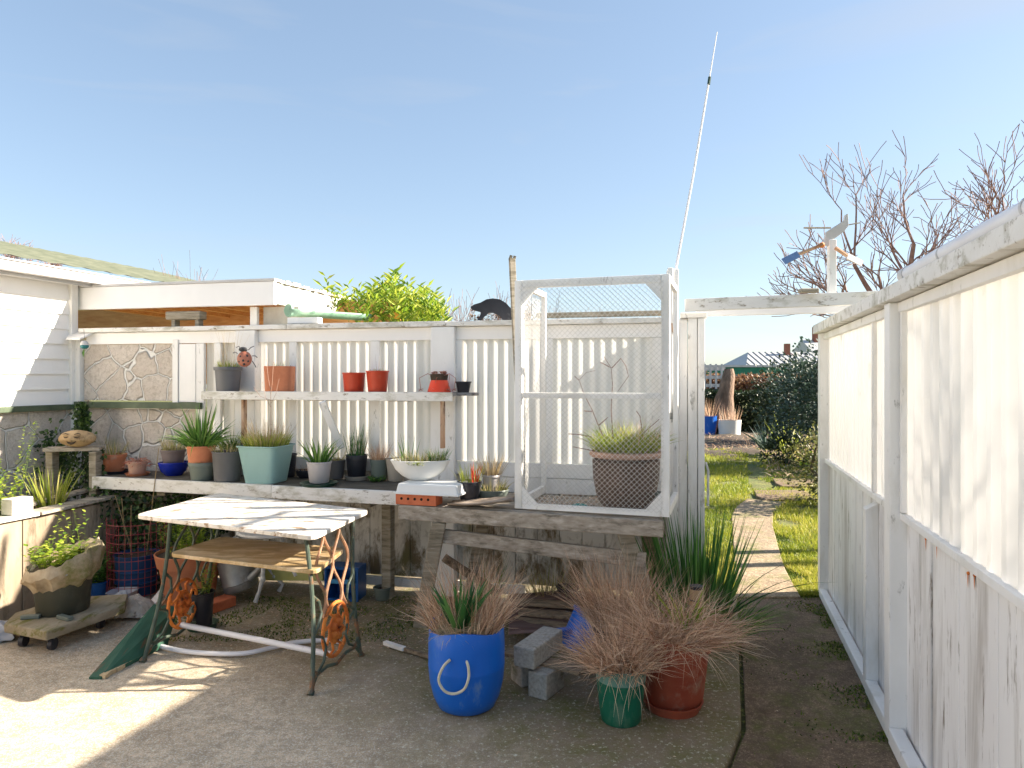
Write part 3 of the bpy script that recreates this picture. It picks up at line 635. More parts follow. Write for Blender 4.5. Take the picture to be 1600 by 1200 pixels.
# lean-to roof box behind the fence
lt_ = thing('lean_to_roof', 'low flat lean-to roof with white fascia and orange pine rafters behind the back fence', 'roof', BF.p(1,-.3,2))
sa = S(116,-.02); sb = S(428,-.02)
MB().obox(BF, sa, sb, -.06, -.02, 2.12, 2.30, .0).build('fascia', WHTC, lt_, bevel=.003)
MB().obox(BF, sa, sb+.01, -.12, -.01, 2.302, 2.322).build('top_flashing', GUT, lt_, bevel=.002)
MB().obox(BF, sb-.045, sb, -1.7, -.062, 2.13, 2.29).build('side_fascia', PEEL, lt_, bevel=.003)
rg = MB()
for i in range(30):
    o0 = -.1-i*.055; rg.obox(BF, sb-.10, sb+.015+R.uniform(-.01,.015), o0-.056, o0, 2.295, 2.305+R.uniform(0,.02))
rg.build('flaking_roof_edge', PEEL, lt_)
rr_ = MB()
for i in range(7): a = sa+.12+i*(sb-sa-.2)/6; rr_.obox(BF, a, a+.045, -1.7, -.062, 2.13, 2.26)
rr_.build('rafter', NEWW, lt_)
MB().obox(BF, sa, sb-.05, -1.72, -.13, 2.262, 2.292).build('decking', NEWW, lt_)
MB().obox(BF, sa-1.1, sb+.6, -1.13, -1.09, 1.5, 2.255).build('inner_wall', NEWW, lt_)
MB().obox(BF, S(378), S(389), -.14, -.105, 1.4, 2.118).build('support_post', WHT, lt_, bevel=.003)
MB().obox(BF, S(392), S(448), -.2, -.17, 1.7, 2.12).build('cream_infill', LIMEB, lt_)
sk = thing('bird_house_block', 'rough pale timber block perched on the fence cap under the lean-to roof', 'timber block', BF.p(S(290),0,1.96))
MB().obox(BF, S(258), S(312), -.09, .0, 2.02, 2.085).build('top', GREYW, sk, bevel=.008)
for x in (266, 303): MB().obox(BF, S(x), S(x+6), -.07, -.01, 1.965, 2.02).build('leg', GREYW, sk, bevel=.004)
# small lead hood by the corner
hd = MB(); hd.quad8([BF.p(S(108),-.02,1.93),BF.p(S(150),-.02,1.93),BF.p(S(145),.13,1.86),BF.p(S(103,.13),.13,1.86),BF.p(S(108),-.02,1.95),BF.p(S(150),-.02,1.95),BF.p(S(145),.13,1.875),BF.p(S(103,.13),.13,1.875)])
o = hd.build('small_hood', WHTC, None, bevel=.002); tag(o, 'small sloping white hood in the corner between house and back fence', 'hood')
wc = thing('hanging_float', 'small teal and white glass float hanging under the corner hood', 'ornament', at(132,540,5.5))
MB().ico(at(132,538,5.5), .03, 12, 8).build('float', GUT, wc, smooth=True)
MB().ico(at(132,541,5.5), .031, 12, 8, (1,1,.7)).build('float_base', surf('teal_glaze',(.02,.14,.15),(.04,.22,.22),6,.2), wc, smooth=True)
MB().rod([at(132,529,5.5), at(131,515,5.5)], False, .0015, 4).build('string', BLKM, wc)
MB().leaf(at(131,545,5.5), (0,-.1,-1), .07, .02, .5).build('tail', GRN, wc)
# ------------------------------------------------------------------ shelves
def edge(pA, pB): return Basis((pA.x, pA.y), (pB.x-pA.x, pB.y-pA.y))
SZ = .82
pA = onz(145,745,SZ); pB = onz(622,768,SZ)
LS = edge(pA, pB); LS.n = V(LS.u.y, -LS.u.x, 0); 
if LS.n.y > 0: LS.n = -LS.n
Ls = (pB-pA).length
sh = thing('potting_shelf', 'long low white potting shelf with flaking front board under the back fence', 'shelf', LS.p(Ls/2,-.2,0))
for i, (o0, o1) in enumerate(((-.16,-.024), (-.30,-.165), (-.44,-.305))):
    MB().obox(LS, .01, Ls+(.35 if i else .05), o0, o1, SZ-.03, SZ-.002*i).build('shelf_board', DARKSH, sh, bevel=.004)
MB().obox(LS, 0, Ls*.62, -.022, .01, SZ-.085, SZ+.003).build('front_board', PEEL, sh, bevel=.004)
MB().obox(LS, Ls*.62+.004, Ls, -.022, .012, SZ-.088, SZ+.0).build('front_board', PEEL, sh, bevel=.004)
for a in (.55, 1.3, 2.2): MB().obox(LS, a, a+.07, -.40, -.03, SZ-.12, SZ-.032).build('bracket', GREYW, sh, bevel=.004)
for a in (.55, 2.2): MB().obox(LS, a, a+.07, -.40, -.33, 0, SZ-.122).build('leg', GREYW, sh, bevel=.004)
# upper shelf
UZ = 1.455
UA = at(314,0,5.24); UB = at(706,0,4.78)
US = edge(UA, UB); 
if US.n.y > 0: US.n = -US.n
Lu = (V(UB.x,UB.y,0)-V(UA.x,UA.y,0)).length
us = thing('wall_shelf', 'narrow white wall shelf on rusty brackets fixed high on the back fence', 'shelf', US.p(Lu/2,0,UZ-.05))
MB().obox(US, 0, Lu, -.022, 0, UZ-.058, UZ+.004).build('front_board', PEEL, us, bevel=.004)
for (o0, o1, a0, a1) in ((-.115,-.024,.02,Lu), (-.21,-.12,.36,Lu+.13)): MB().obox(US, a0, a1, o0, o1, UZ-.022, UZ).build('shelf_board', GREYB, us, bevel=.003)
for px in (375, 688):
    a = US.s(px, -.03)
    MB().obox(US, a-.012, a+.012, -.10, -.06, (1.05 if px == 375 else 1.07), UZ-.024).build('bracket', RUSTB, us, bevel=.002)
    MB().obox(US, a-.014, a+.014, -.24, -.04, UZ-.036, UZ-.024).build('bracket_arm', RUSTB, us)
b_ = MB(); b_.beam(at(503,628,4.99), at(534,700,5.12), .05, .03, (0,-1,0)); b_.build('diagonal_brace', WHT, us, bevel=.003)
for x0, x1 in ((395,428),(486,540),(609,641)): MB().obox(US, US.s(x0,-.05), US.s(x1,-.05), -.14, -.03, UZ-.062, UZ-.023).build('under_block', BROWNW, us, bevel=.003)
# ------------------------------------------------------------------ trestle bench
bA = onz(622,785,.80); bB = onz(1036,814,.775)
TB = edge(bA, bB); 
if TB.n.y > 0: TB.n = -TB.n
Lb = (V(bB.x,bB.y,0)-V(bA.x,bA.y,0)).length
tb = thing('trestle_bench', 'rough grey timber trestle bench standing under the wire cage', 'bench', TB.p(Lb/2,-.3,0))
MB().obox(TB, 0, Lb, -.045, 0, .695, .785, -.012).build('front_rail', GREYH, tb, bevel=.006)
MB().obox(TB, .1, Lb-.1, -.62, -.575, .67, .76, -.012).build('back_rail', GREYH, tb, bevel=.006)
for i in range(4):
    o1 = -.05-i*.15; MB().obox(TB, .12+.04*i, Lb-.02-.05*(i%2), o1-.143, o1, .762, .787-.003*(i%2), -.012).build('top_plank', GREYH, tb, bevel=.005)
fl = onz(655,983,0); ft = TB.p(.26,-.022,.70)
MB().beam(fl+V(0,.04,.0), ft+V(.0,0,-.005), .085, .045, (0,-1,0)).build('leg', GREYW, tb, bevel=.006)
ft2 = TB.p(Lb-.22,-.075,.70); MB().beam(V(ft2.x+.20, ft2.y+.03, 0), ft2, .09, .045, (0,-1,0)).build('leg', GREYW, tb, bevel=.006)
q = TB.p(.36,-.60,.67); MB().beam(V(q.x-.12,q.y,0), q, .085, .045, (0,-1,0)).build('leg', GREYW, tb, bevel=.006)
q = TB.p(Lb-.15,-.60,.67); MB().beam(V(q.x+.12,q.y,0), q, .085, .045, (0,-1,0)).build('leg', BROWNW, tb, bevel=.006)
MB().beam(TB.p(.22,-.07,.60), TB.p(Lb-.1,-.095,.53), .03, .085).build('stretcher', GREYH, tb, bevel=.005)
o = MB().beam(at(695,872,4.62), at(775,925,4.75), .06, .055).build('loose_beam', BROWNW, None, bevel=.006); tag(o, 'short dark beam propped at an angle under the trestle bench', 'timber')
# ------------------------------------------------------------------ wire cage
zc = .79
cg = thing('wire_cage', 'tall white framed cage with diagonal wire netting standing on the trestle bench', 'cage', TB.p(1.0,-.3,zc))
cA = at(804,0,4.13); cB = at(1046,0,3.86); CB = edge(cA, cB)
if CB.n.y > 0: CB.n = -CB.n
Lc = (V(cB.x,cB.y,0)-V(cA.x,cA.y,0)).length
zt = zy(432,4.0)-.005; D = .62
def cpost(a0, a1, o0, o1, z0=None, z1=None, nm='post'): return MB().obox(CB, a0, a1, o0, o1, zc if z0 is None else z0, zt if z1 is None else z1).build(nm, WHT, cg, bevel=.003)
cpost(0, .045, -.045, 0); cpost(Lc-.045, Lc, -.045, 0); cpost(0, .03, -D, -D+.03); cpost(Lc-.03, Lc, -D, -D+.03)
cpost(.046, Lc-.046, -.03, 0, zt-.045, zt, 'top_bar'); cpost(.046, Lc-.046, -.03, 0, zc, zc+.032, 'bottom_bar')
zm = zy(618,4.0); cpost(.046, Lc-.046, -.028, -.002, zm-.018, zm+.016, 'middle_bar')
cpost(.0, .028, -D+.032, -.047, zc, zc+.05, 'side_bar'); cpost(.0, .028, -D+.032, -.047, zt-.035, zt, 'side_bar')
cpost(Lc-.028, Lc, -D+.032, -.047, zc, zc+.05, 'side_bar'); cpost(Lc-.028, Lc, -D+.032, -.047, zt-.035, zt, 'side_bar')
for (a, sg) in ((.045, 1), (Lc-.045, -1)):
    for (z0, sz) in ((zt-.045, -1), (zc+.032, 1)):
        tr = [(a, z0), (a+sg*.09, z0), (a, z0+sz*.10)] if sg*sz > 0 else [(a, z0), (a, z0+sz*.10), (a+sg*.09, z0)]
        s_ = MB(); b = 0; pts = [CB.p(q[0], -.004, q[1]) for q in tr]; pts2 = [CB.p(q[0], -.022, q[1]) for q in tr]
        s_.v = [tuple(q) for q in pts+pts2]; s_.f = [(0,1,2),(5,4,3),(0,3,4,1),(1,4,5,2),(2,5,3,0)]
        s_.build('corner_gusset', WHT, cg)
def net(P0, au, av, Lu_, Lv, pitch, r, wob=.006):
    m = MB()
    for sg in (1, -1):
        k = -Lv if sg > 0 else 0
        while k < (Lu_ if sg > 0 else Lu_+Lv):
            # line u = k + sg*v
            lo = max(0, -k) if sg > 0 else max(0, k-Lu_)
            hi = min(Lv, Lu_-k) if sg > 0 else min(Lv, k)
            if hi-lo > .02:
                pts = []
                nseg = max(2, int((hi-lo)/.08))
                for i in range(nseg+1):
                    v = lo+(hi-lo)*i/nseg; u = k+sg*v
                    wv = wob*noise.noise(V(u*5, v*5, 0)); pts.append(P0+au*(u+wv)+av*(v+wv)+au.cross(av)*(wv*.8+sg*.0006))
                m.rod(pts, False, r, 3)
            k += pitch*1.414
    return m
net(CB.p(.03,.004,zc+.02), CB.u, V(0,0,1), Lc-.06, zt-zc-.03, .0215, .00115).build('netting', MESHW, cg)
net(CB.p(-.003,-.02,zc+.02), -CB.n, V(0,0,1), D-.04, zt-zc-.03, .024, .0011).build('side_netting', MESHW, cg)
# ------------------------------------------------------------------ pots
def potprof(rb, rt, h, rim=.012, rimh=.03, th=.006, style='rim'):
    rm = rb+(rt-rb)*(1-rimh/h)
    p = [(1e-4, 0), (rb*.93, 0), (rb, .006)]
    if style == 'rim': p += [(rm-rim, h-rimh-.002), (rm+.0, h-rimh), (rt, h-.004), (rt-.002, h)]
    elif style == 'lip': p += [(rt-rim, h-rimh*.5), (rt-rim*.9, h-.012), (rt, h-.008), (rt, h-.001), (rt-.003, h)]
    elif style == 'bowl': p += [(rb+(rt-rb)*.55, h*.3), (rb+(rt-rb)*.85, h*.65), (rt, h-.004), (rt-.002, h)]
    elif style == 'urn': p += [(rb+(rt-rb)*.45, h*.2), (rb+(rt-rb)*.75, h*.5), (rb+(rt-rb)*.84, h-.05), (rt-.03, h-.035), (rt, h-.03), (rt+.004, h-.016), (rt, h)]
    else: p += [(rt, h)]
    p += [(rt-th-.004, h-.001), (rt-th-.006-(rt-rb)*.1, h-.03)]
    return p
def pot(name, label, cat, mat, xt, xb, yt, yb, z, Yc=None, style='rim', rim=.008, rimh=.025, fill=SOIL, group=None, sq=0, rot=0, n=36, h=None):
    if Yc is None:
        Yf = (CH-z)*F/(yb-HY); Yc = Yf/(1-(xb[1]-xb[0])/2/F)
        if z > .5: Yc = min(Yc, BF.Y((xt[0]+xt[1])/2)-(xt[1]-xt[0])/2*Yc/F-.035)
    rt = (xt[1]-xt[0])/2*Yc/F; rb = (xb[1]-xb[0])/2*Yc/F; cx = ((xt[0]+xt[1]+xb[0]+xb[1])/4-800)*Yc/F
    if h is None: h = zy(yt, Yc-rt)-z
    h = max(h, .03)
    t = thing(name, label, cat, (cx, Yc, z), group)
    M = Matrix.Rotation(rot, 3, 'Z') if rot else None
    MB().lathe(potprof(rb, rt, h, rim, min(rimh, h*.4), .005, style), (cx, Yc, z), n, M, sq=sq).build('pot', mat, t, smooth=True)
    if fill: MB().lathe([(1e-4, h-.018), (rt*.5, h-.012), (rt-.012, h-.022)], (cx, Yc, z), n, M, sq=sq).build('soil', fill, t, smooth=True)
    return t, V(cx, Yc, z+h-.015), rt, h
GU = 'potted plants on the wall shelf'; GL = 'potted plants on the potting shelf'
def uY(px, d=.1): return US.Y(px, -d)
# upper shelf
t, c, r, h = pot('potted_plant', 'dark grey pot of yellow-green sprouts on the wall shelf beside the ladybird', 'potted plant', PGREY, (334,377), (340,374), 573, 607, UZ, uY(355,.09), group=GU)
tuft(MB(), c, r*.8, 160, (.03,.07), .004, .3, .5).build('sprouts', YGRN, t); tuft(MB(), c, r*.6, 22, (.16,.30), .0016, .25, .4).build('dry_stalks', STRAW, t)
t, c, r, h = pot('potted_plant', 'square salmon terracotta planter standing on the wall shelf', 'potted plant', TERRA, (416,458), (418,457), 572, 606, UZ, uY(437,.11), style='plain', sq=6, rot=.08, group=GU, n=48)
tuft(MB(), c, r*.8, 40, (.02,.05), .003, .4, .5).build('weeds', GRN, t)
t, c, r, h = pot('potted_plant', 'empty looking red plastic pot, left of the red pair on the wall shelf', 'potted plant', PRED, (535,571), (538,568), 582, 608, UZ, uY(553,.10), style='lip', rim=.004, group=GU)
tuft(MB(), c, r*.8, 26, (.015,.035), .002, .4, .5).build('weeds', DRYG, t)
t, c, r, h = pot('potted_plant', 'red plastic pot with mossy sprouts, right of the red pair on the wall shelf', 'potted plant', PRED, (572,608), (575,604), 579, 608, UZ, uY(590,.10), style='lip', rim=.004, group=GU)
tuft(MB(), c, r*.8, 130, (.01,.03), .003, .4, .5).build('moss_sprouts', DRYG, t); tuft(MB(), c, r*.5, 5, (.09,.13), .002, .25, .2).build('stems', DRY, t)
t, c, r, h = pot('potted_succulent', 'bright orange-red flared pot with trailing pink succulents near the right end of the wall shelf', 'potted plant', PORG, (674,700), (667,704), 594, 612, UZ, uY(686,.09), style='plain', group=GU, fill=None)
o = MB().lathe([(1e-4,h),(r*1.0,h),(r*1.1,h+.04),(r*1.05,h+.042),(r*.9,h+.03),(1e-4,h+.03)], WL[t.name], 28).build('root_ball', IVY if False else SOIL, t, smooth=True)
m_ = MB()
c = c+V(0,0,.05)
for k in range(26):
    a = R.uniform(0,6.28); p = c+V(math.cos(a)*r*.7, math.sin(a)*r*.7, R.uniform(-.005,.02))
    for j in range(9): b = j*.7; m_.leaf(p, (math.cos(b), math.sin(b), .7), .022, .008, R.random())
m_.build('rosette', SUCC, t)
for (dx, sgn) in ((-.10,-1), (.055,1), (.09,1), (-.02,1)):
    s = MB(); p0 = c+V(sgn*r*.6,-.02,-.01); p3 = V(c.x+dx*1.2, c.y-.06, UZ+.02)
    pts = [p0, p0+V(sgn*.04,-.02,.02), V(p3.x+sgn*.01,p3.y,c.z-.02), p3]
    s.rod(pts, False, .002, 5); s.useR = True; s.r = [.2]*len(s.v)
    for j in range(10): b = j*.63; s.leaf(p3, (math.cos(b), math.sin(b)*.6-.2, .4*math.sin(b*2)), .026, .009, R.random())
    s.build('trailing_stem', SUCC, t)
t, c, r, h = pot('potted_plant', 'small square black pot at the right end of the wall shelf', 'potted plant', PBLK, (712,737), (715,733), 596, 613, UZ, uY(724,.16), style='lip', rim=.005, sq=5, group=GU)
tuft(MB(), c, r*.6, 6, (.06,.14), .0018, .3, .3).build('stems', DRY, t)
# ladybird
lb = thing('ladybird_ornament', 'faded red metal ladybird with black spots climbing the fence post', 'ornament', at(382,560,5.22))
MB().ico(at(382,561,5.235), .056, 18, 12, (1,.5,1.05)).build('shell', LADY, lb, smooth=True)
MB().ico(at(380,546,5.235), .032, 14, 8, (1.05,.5,.6)).build('head', BLKM, lb, smooth=True)
s = MB()
for dx, dz in ((-.02,.018),(.026,.022),(0,-.012),(-.03,-.018),(.032,-.016),(.005,-.04)): s.ico(at(382,561,5.235)+V(dx,-.026+abs(dx)*.25,dz), .0095, 8, 6, (1,.5,1))
s.build('spot', BLKM, lb, smooth=True)
for a, b, c_ in (((388,547),(392,543),(397,541)),((377,545),(373,541),(369,543)),((394,556),(399,556),(402,559)),((394,564),(398,570),(400,574)),((371,552),(367,550),(364,552))):
    MB().rod([at(*a,5.22), at(*b,5.20), at(*c_,5.19)], True, .003, 5).build('leg', BLKM, lb)
# lower shelf
def lp_(label, mat, xt, xb, yt, yb, **k):
    z = k.pop('z', SZ); return pot(k.pop('name', 'potted_plant'), label, 'potted plant', mat, xt, xb, yt, yb, z, group=GL, **k)
def saucer(label, mat, x0, x1, yb, z=SZ, h=.018, Yc=None, cat='saucer', group='plant saucers'):
    Y = Yc or min((CH-z)*F/(yb-HY)/(1-(x1-x0)/2/F), BF.Y((x0+x1)/2)-(x1-x0)/2*5/F-.03 if z > .5 else 99); r = (x1-x0)/2*Y/F; cx = ((x0+x1)/2-800)*Y/F
    o = MB().lathe([(1e-4,0),(r*.85,0),(r,h),(r-.006,h),(r*.8,.006),(1e-4,.006)], (cx,Y,z), 32).build('saucer', mat, None, smooth=True)
    return tag(o, label, cat, group), Y
saucer('black saucer under the leftmost orange pot on the potting shelf', PBLK, 162, 203, 742, h=.022)
t, c, r, h = lp_('orange terracotta pot of straw-tipped shoots, leftmost on the potting shelf', TERRA, (160,197), (165,192), 711, 738, z=SZ+.012, rimh=.03, rim=.006)
tuft(MB(), c, r*.8, 70, (.07,.15), .004, .5, .6).build('shoots', DRYG, t)
saucer('terracotta saucer under the pale pot of shrivelled succulents', TERRA, 197, 233, 745)
t, c, r, h = lp_('pale terracotta pot overflowing with shrivelled rust-coloured succulents', TERRAP, (199,231), (203,226), 722, 742, z=SZ+.01)
m_ = MB()
for k in range(150):
    a = R.uniform(0,6.28); q = R.random()**.5; p = c+V(math.cos(a)*q*r*1.1, math.sin(a)*q*r*1.1, R.uniform(0,.045)*(1.2-q)-.03*(q > .9))
    m_.blade(p, (math.cos(a)+R.gauss(0,.4), math.sin(a)+R.gauss(0,.4), R.uniform(-.2,.7)), .035, .007, 1.2, R.random(), 3)
m_.build('succulent', SUCC, t)
t, c, r, h = lp_('cobalt blue glazed bowl, beneath a mauve bowl on the potting shelf', PCOB, (249,294), (258,284), 724, 744, style='bowl', fill=None)
zb = SZ+h-.035
t, c, r, h = lp_('mauve-grey bowl of low green-brown grass stacked in the blue bowl', PMAUVE, (252,290), (257,284), 704, 733, z=zb, Yc=WL[t.name].y, style='rim', rimh=.02, rim=.003)
tuft(MB(), c, r*.85, 150, (.05,.11), .003, .35, .5).build('grass', DRYG, t)
t, c, r, h = lp_('grey-green pot beneath the tall leafy orange pot', PGREYG, (295,337), (300,333), 724, 752, style='rim', rimh=.03, rim=.003)
Y4 = WL[t.name].y; zb = SZ+h-.03; leafy(MB(), c+V(0,-r*.75,0), r*.3, 8, .02, .018, .4).build('weeds', LGRN, t)
t, c, r, h = lp_('orange pot bursting with arching green strap leaves, stacked on a grey-green pot', TERRA, (292,336), (297,333), 698, 728, z=zb, Yc=Y4+.01, style='rim', rimh=.015, rim=.004)
m_ = MB(); tuft(m_, c, r*.8, 190, (.14,.24), .011, 1.0, 1.6, 5); m_.build('strap_leaves', GRN, t)
m_ = MB(); tuft(m_, c, r*.5, 26, (.22,.30), .018, .3, .3, 4); m_.build('tall_leaves', DGRN if False else GRN, t)
t, c, r, h = lp_('tall dark grey pot with straggly straw-green weeds, left of the teal planter', PGREY, (331,378), (337,376), 707, 754, style='lip', rim=.004)
tuft(MB(), c, r*.85, 100, (.04,.10), .004, .7, .8).build('weeds', DRYG, t)
t, c, r, h = lp_('dark pot of fine drooping green leaves half hidden behind the tall grey pot', PBLK, (345,380), (350,376), 705, 735, style='lip')
tuft(MB(), c+V(0,0,.02), r*.8, 190, (.08,.15), .005, .8, 1.6, 4).build('drooping_leaves', GRN, t)
# teal planter
t, c, r, h = lp_('large square pale teal planter of golden grass on the potting shelf', PTEAL, (381,451), (392,441), 698, 757, style='lip', rim=.010, rimh=.03, sq=7, rot=-.22, n=64, name='teal_planter')
tuft(MB(), c, r*.9, 620, (.05,.11), .0045, .5, .8).build('golden_grass', YGRN, t)
tuft(MB(), c, r*.75, 260, (.10,.19), .0028, .4, .3).build('dry_stalks', STRAW, t)
s = MB(); s.rod([c+V(.03,0,0), c+V(.032,0,.22), c+V(.03,0,.42)], False, [.004,.003,.0015], 5)
for (dx, z0, z1) in ((-.06,.28,.46),(.06,.30,.48),(-.12,.33,.42),(.02,.35,.6),(-.03,.4,.62)): s.rod([c+V(.03,0,z0), c+V(.03+dx*.6,0,(z0+z1)/2-.02), c+V(.03+dx,0,z1)], False, .0012, 4)
s.build('bare_stem', surf('stem_bark', (.30,.18,.13), (.45,.3,.22), 9), t)
t, c, r, h = lp_('slim black pot tucked behind the right side of the teal planter', PBLK, (440,465), (444,460), 710, 745, style='lip')
t, c, r, h = lp_('small dark bowl of dead twigs between the teal planter and the pale pot', PBLK, (462,490), (467,485), 736, 746, style='bowl')
tuft(MB(), c, r*.8, 60, (.03,.07), .002, .8, .6).build('twigs', DRY, t)
saucer('wide dark green saucer under the pale lilac pot', PDGRN, 469, 528, 763, h=.022)
t, c, r, h = lp_('pale lilac pot of broad bright green blades on a green saucer', PPALE, (479,518), (484,514), 723, 756, z=SZ+.01, style='rim', rimh=.012, rim=.003)
tuft(MB(), c, r*.7, 50, (.10,.18), .014, .55, .9, 4).build('broad_blades', GRN, t)
t, c, r, h = lp_('blue-grey pot of dry grass just behind the pale lilac pot', PGREY, (513,540), (516,536), 720, 748, style='lip', rim=.003)
tuft(MB(), c, r*.8, 60, (.06,.15), .003, .4, .5).build('dry_grass', DRYG, t)
saucer('shallow beige dish under the black pot of reeds', PBEIGE, 538, 577, 748, h=.03)
t, c, r, h = lp_('glossy black pot of upright dark reeds in a beige dish', PBLK, (540,574), (544,571), 712, 739, z=SZ+.014, style='rim', rimh=.035, rim=.002)
tuft(MB(), c, r*.75, 55, (.13,.22), .006, .15, .1, 3).build('reeds', DGRN, t); tuft(MB(), c, r*.7, 25, (.12,.24), .002, .25, .2).build('dry_stalks', STRAW, t)
t, c, r, h = lp_('dull green pot of brown bushy grass, right of the reeds', PGREYG, (578,607), (581,604), 719, 745, style='lip', rim=.002)
tuft(MB(), c, r*.8, 170, (.05,.14), .0025, .5, .6).build('brown_grass', DRY, t)
s = thing('creeping_plant', 'low clump of bright green creeping leaves on the potting shelf', 'plant', onz(588,752,SZ))
leafy(MB(), onz(588,752,SZ), .09, 60, .04, .02, .8, lw=.9).build('leaves', LGRN if False else GRN, s)
t, c, r, h = lp_('beige pot mostly hidden behind the white boat-shaped bowl', PBEIGE, (603,634), (607,630), 718, 748, style='plain')
# brick, white box, white bowl
bq = thing('hollow_brick', 'orange-red brick with five round holes at the left end of the trestle bench', 'brick', TB.p(.1,-.05,.79))
zb0 = .788; a0 = -.02; a1 = TB.s(694,0)
q = TB.s(618,0)
MB().obox(TB, q, TB.s(681,0), -.11, .0, zb0, zb0+.066).build('brick_body', BRICK, bq, bevel=.003)
s = MB()
for k in range(5):
    a = q+(TB.s(681,0)-q)*(.15+.165*k); s.rod([TB.p(a,.0015,zb0+.037), TB.p(a,-.02,zb0+.037)], True, .0085, 10)
s.build('hole_shade_plug', HOLE, bq)  # solid near-black plugs stand in for the shade inside the holes
wb = thing('white_tray', 'upturned white plastic tray resting on the orange brick', 'tray', TB.p(.15,-.15,.855))
s = MB(); A0 = q+.0; A1 = TB.s(716,0)
s.quad8([TB.p(A0,.005,.856),TB.p(A1,.005,.856),TB.p(A1,-.24,.856),TB.p(A0,-.24,.856),TB.p(A0+.012,-.006,.916),TB.p(A1-.012,-.006,.916),TB.p(A1-.012,-.23,.916),TB.p(A0+.012,-.23,.916)])
s.build('tray_body', PWHT, wb, bevel=.01)
MB().obox(TB, A0-.006, A1+.006, -.248, .012, .852, .864).build('tray_rim', PWHT, wb, bevel=.003)
Yb = 4.42; cx = (657-800)*Yb/F
wbl = thing('white_bowl', 'wide white boat-shaped bowl of mixed grasses resting on the white tray', 'potted plant', (cx, Yb, .918), GL)
rb_ = 47*Yb/F
MB().lathe([(1e-4,0),(rb_*.35,.0),(rb_*.6,.025),(rb_*.83,.065),(rb_,.125),(rb_-.008,.126),(rb_*.78,.09)], (cx,Yb,.918), 40, sy=.62).build('bowl', PWHT, wbl, smooth=True)
cc = V(cx,Yb,.918+.10); MB().lathe([(1e-4,.11),(rb_*.5,.11),(rb_*.85,.10)], (cx,Yb,.918), 30, sy=.6).build('soil', SOIL, wbl)
m_ = MB()
for _ in range(420):
    a = R.uniform(0,6.28); q_ = R.random()**.5; dx = math.cos(a)*q_; p = cc+V(dx*rb_*.85, math.sin(a)*q_*rb_*.5, 0)
    m_.blade(p, (dx*.5+R.gauss(0,.15), R.gauss(0,.2), 1), R.uniform(.03,.10), .003, .6, R.random(), 3)
m_.build('mixed_grass', DRYG, wbl)
tuft(MB(), cc+V(-.08,0,0), .05, 12, (.12,.18), .007, .2, .2).build('tall_blades', GRN, wbl)
tuft(MB(), cc+V(.11,0,0), .05, 90, (.06,.10), .003, .5, .6).build('green_tuft', GRN, wbl)
leafy(MB(), cc+V(0,-.06,0), .12, 50, .025, .018, .6, lw=.9).build('low_leaves', YGRN, wbl)
# pots between bowl and cage
zt_ = .79
t, c, r, h = pot('potted_plant', 'near-black pot of green and red shoots on the trestle bench beside the white tray', 'potted plant', PBLK, (714,753), (720,748), 754, 787, zt_, style='rim', rimh=.02, rim=.003)
tuft(MB(), c, r*.8, 70, (.05,.13), .004, .35, .4).build('shoots', YGRN, t); tuft(MB(), c+V(.03,0,0), r*.3, 14, (.08,.13), .008, .2, .2).build('red_shoots', REDLF, t)
t, c, r, h = pot('potted_plant', 'white pot of tall straw grass at the back of the trestle bench', 'potted plant', PPALE, (752,784), (755,781), 743, 764, zt_, style='rim', rimh=.015, Yc=4.45)
tuft(MB(), c, r*.85, 230, (.05,.15), .003, .45, .4).build('straw_grass', STRAW, t)
t, c, r, h = pot('potted_plant', 'wide shallow stone dish of dark grass on the trestle bench left of the cage', 'potted plant', PGREYG, (744,796), (752,785), 768, 784, zt_, style='bowl')
tuft(MB(), c, r*.8, 160, (.04,.09), .003, .6, .7).build('dark_grass', DRYG, t)
tuft(MB(), c+V(-.02,-.02,0), r*.5, 60, (.03,.08), .003, .8, .7).build('silver_blades', IVY, t)
dsh = thing('driftwood_dish', 'long curled piece of bark lying at the front of the trestle bench', 'bark', TB.p(.42,-.03,.79))
s = MB(); a0 = TB.s(700,-.03); a1 = TB.s(800,-.03); nn = 14
for i in range(nn+1):
    t_ = i/nn; a = a0+(a1-a0)*t_; lift = .045*t_**1.5; wv = .05+.05*math.sin(math.pi*t_)
    for k in range(5):
        u_ = k/4*2-1; s.v.append(tuple(TB.p(a, -.06-wv*u_*-1*.9, .793+lift+.018*u_*u_+.006*noise.noise(V(a*20,k,0)))))
for i in range(nn):
    for k in range(4): q_ = i*5+k; s.f.append((q_, q_+1, q_+6, q_+5))
ob = s.build('bark_sheet', FUNG, dsh, smooth=True); md = ob.modifiers.new('sol', 'SOLIDIFY'); md.thickness = .008
# big brown pot in cage
t, c, r, h = pot('potted_shrub', 'large brown glazed pot of spiky green growth inside the wire cage', 'potted plant', BROWNG, (922,1032), (940,1018), 711, 797, .79, style='urn')
MB().lathe([(r-.012,h-.033),(r+.004,h-.028),(r+.009,h-.014),(r+.003,h+.003),(r-.012,h+.002)], WL[t.name], 40).build('rim', RIMB, t, smooth=True)
m_ = MB()
for _ in range(900):
    a = R.uniform(0,6.28); q_ = R.random()**.5; p = c+V(math.cos(a)*q_*r*.85, math.sin(a)*q_*r*.85, R.uniform(-.01,.07)*(1-q_*.6))
    m_.blade(p, (math.cos(a)*q_*.9+R.gauss(0,.3), math.sin(a)*q_*.9+R.gauss(0,.3), 1), R.uniform(.08,.20), .0045, .6, min(1,max(0,R.gauss(.35,.3))), 3)
m_.build('spiky_growth', YGRN, t)
m_ = MB(); tuft(m_, c+V(.1,0,.02), r*.5, 200, (.08,.18), .002, .5, .3); m_.build('dry_growth', DRY, t)
s = MB()
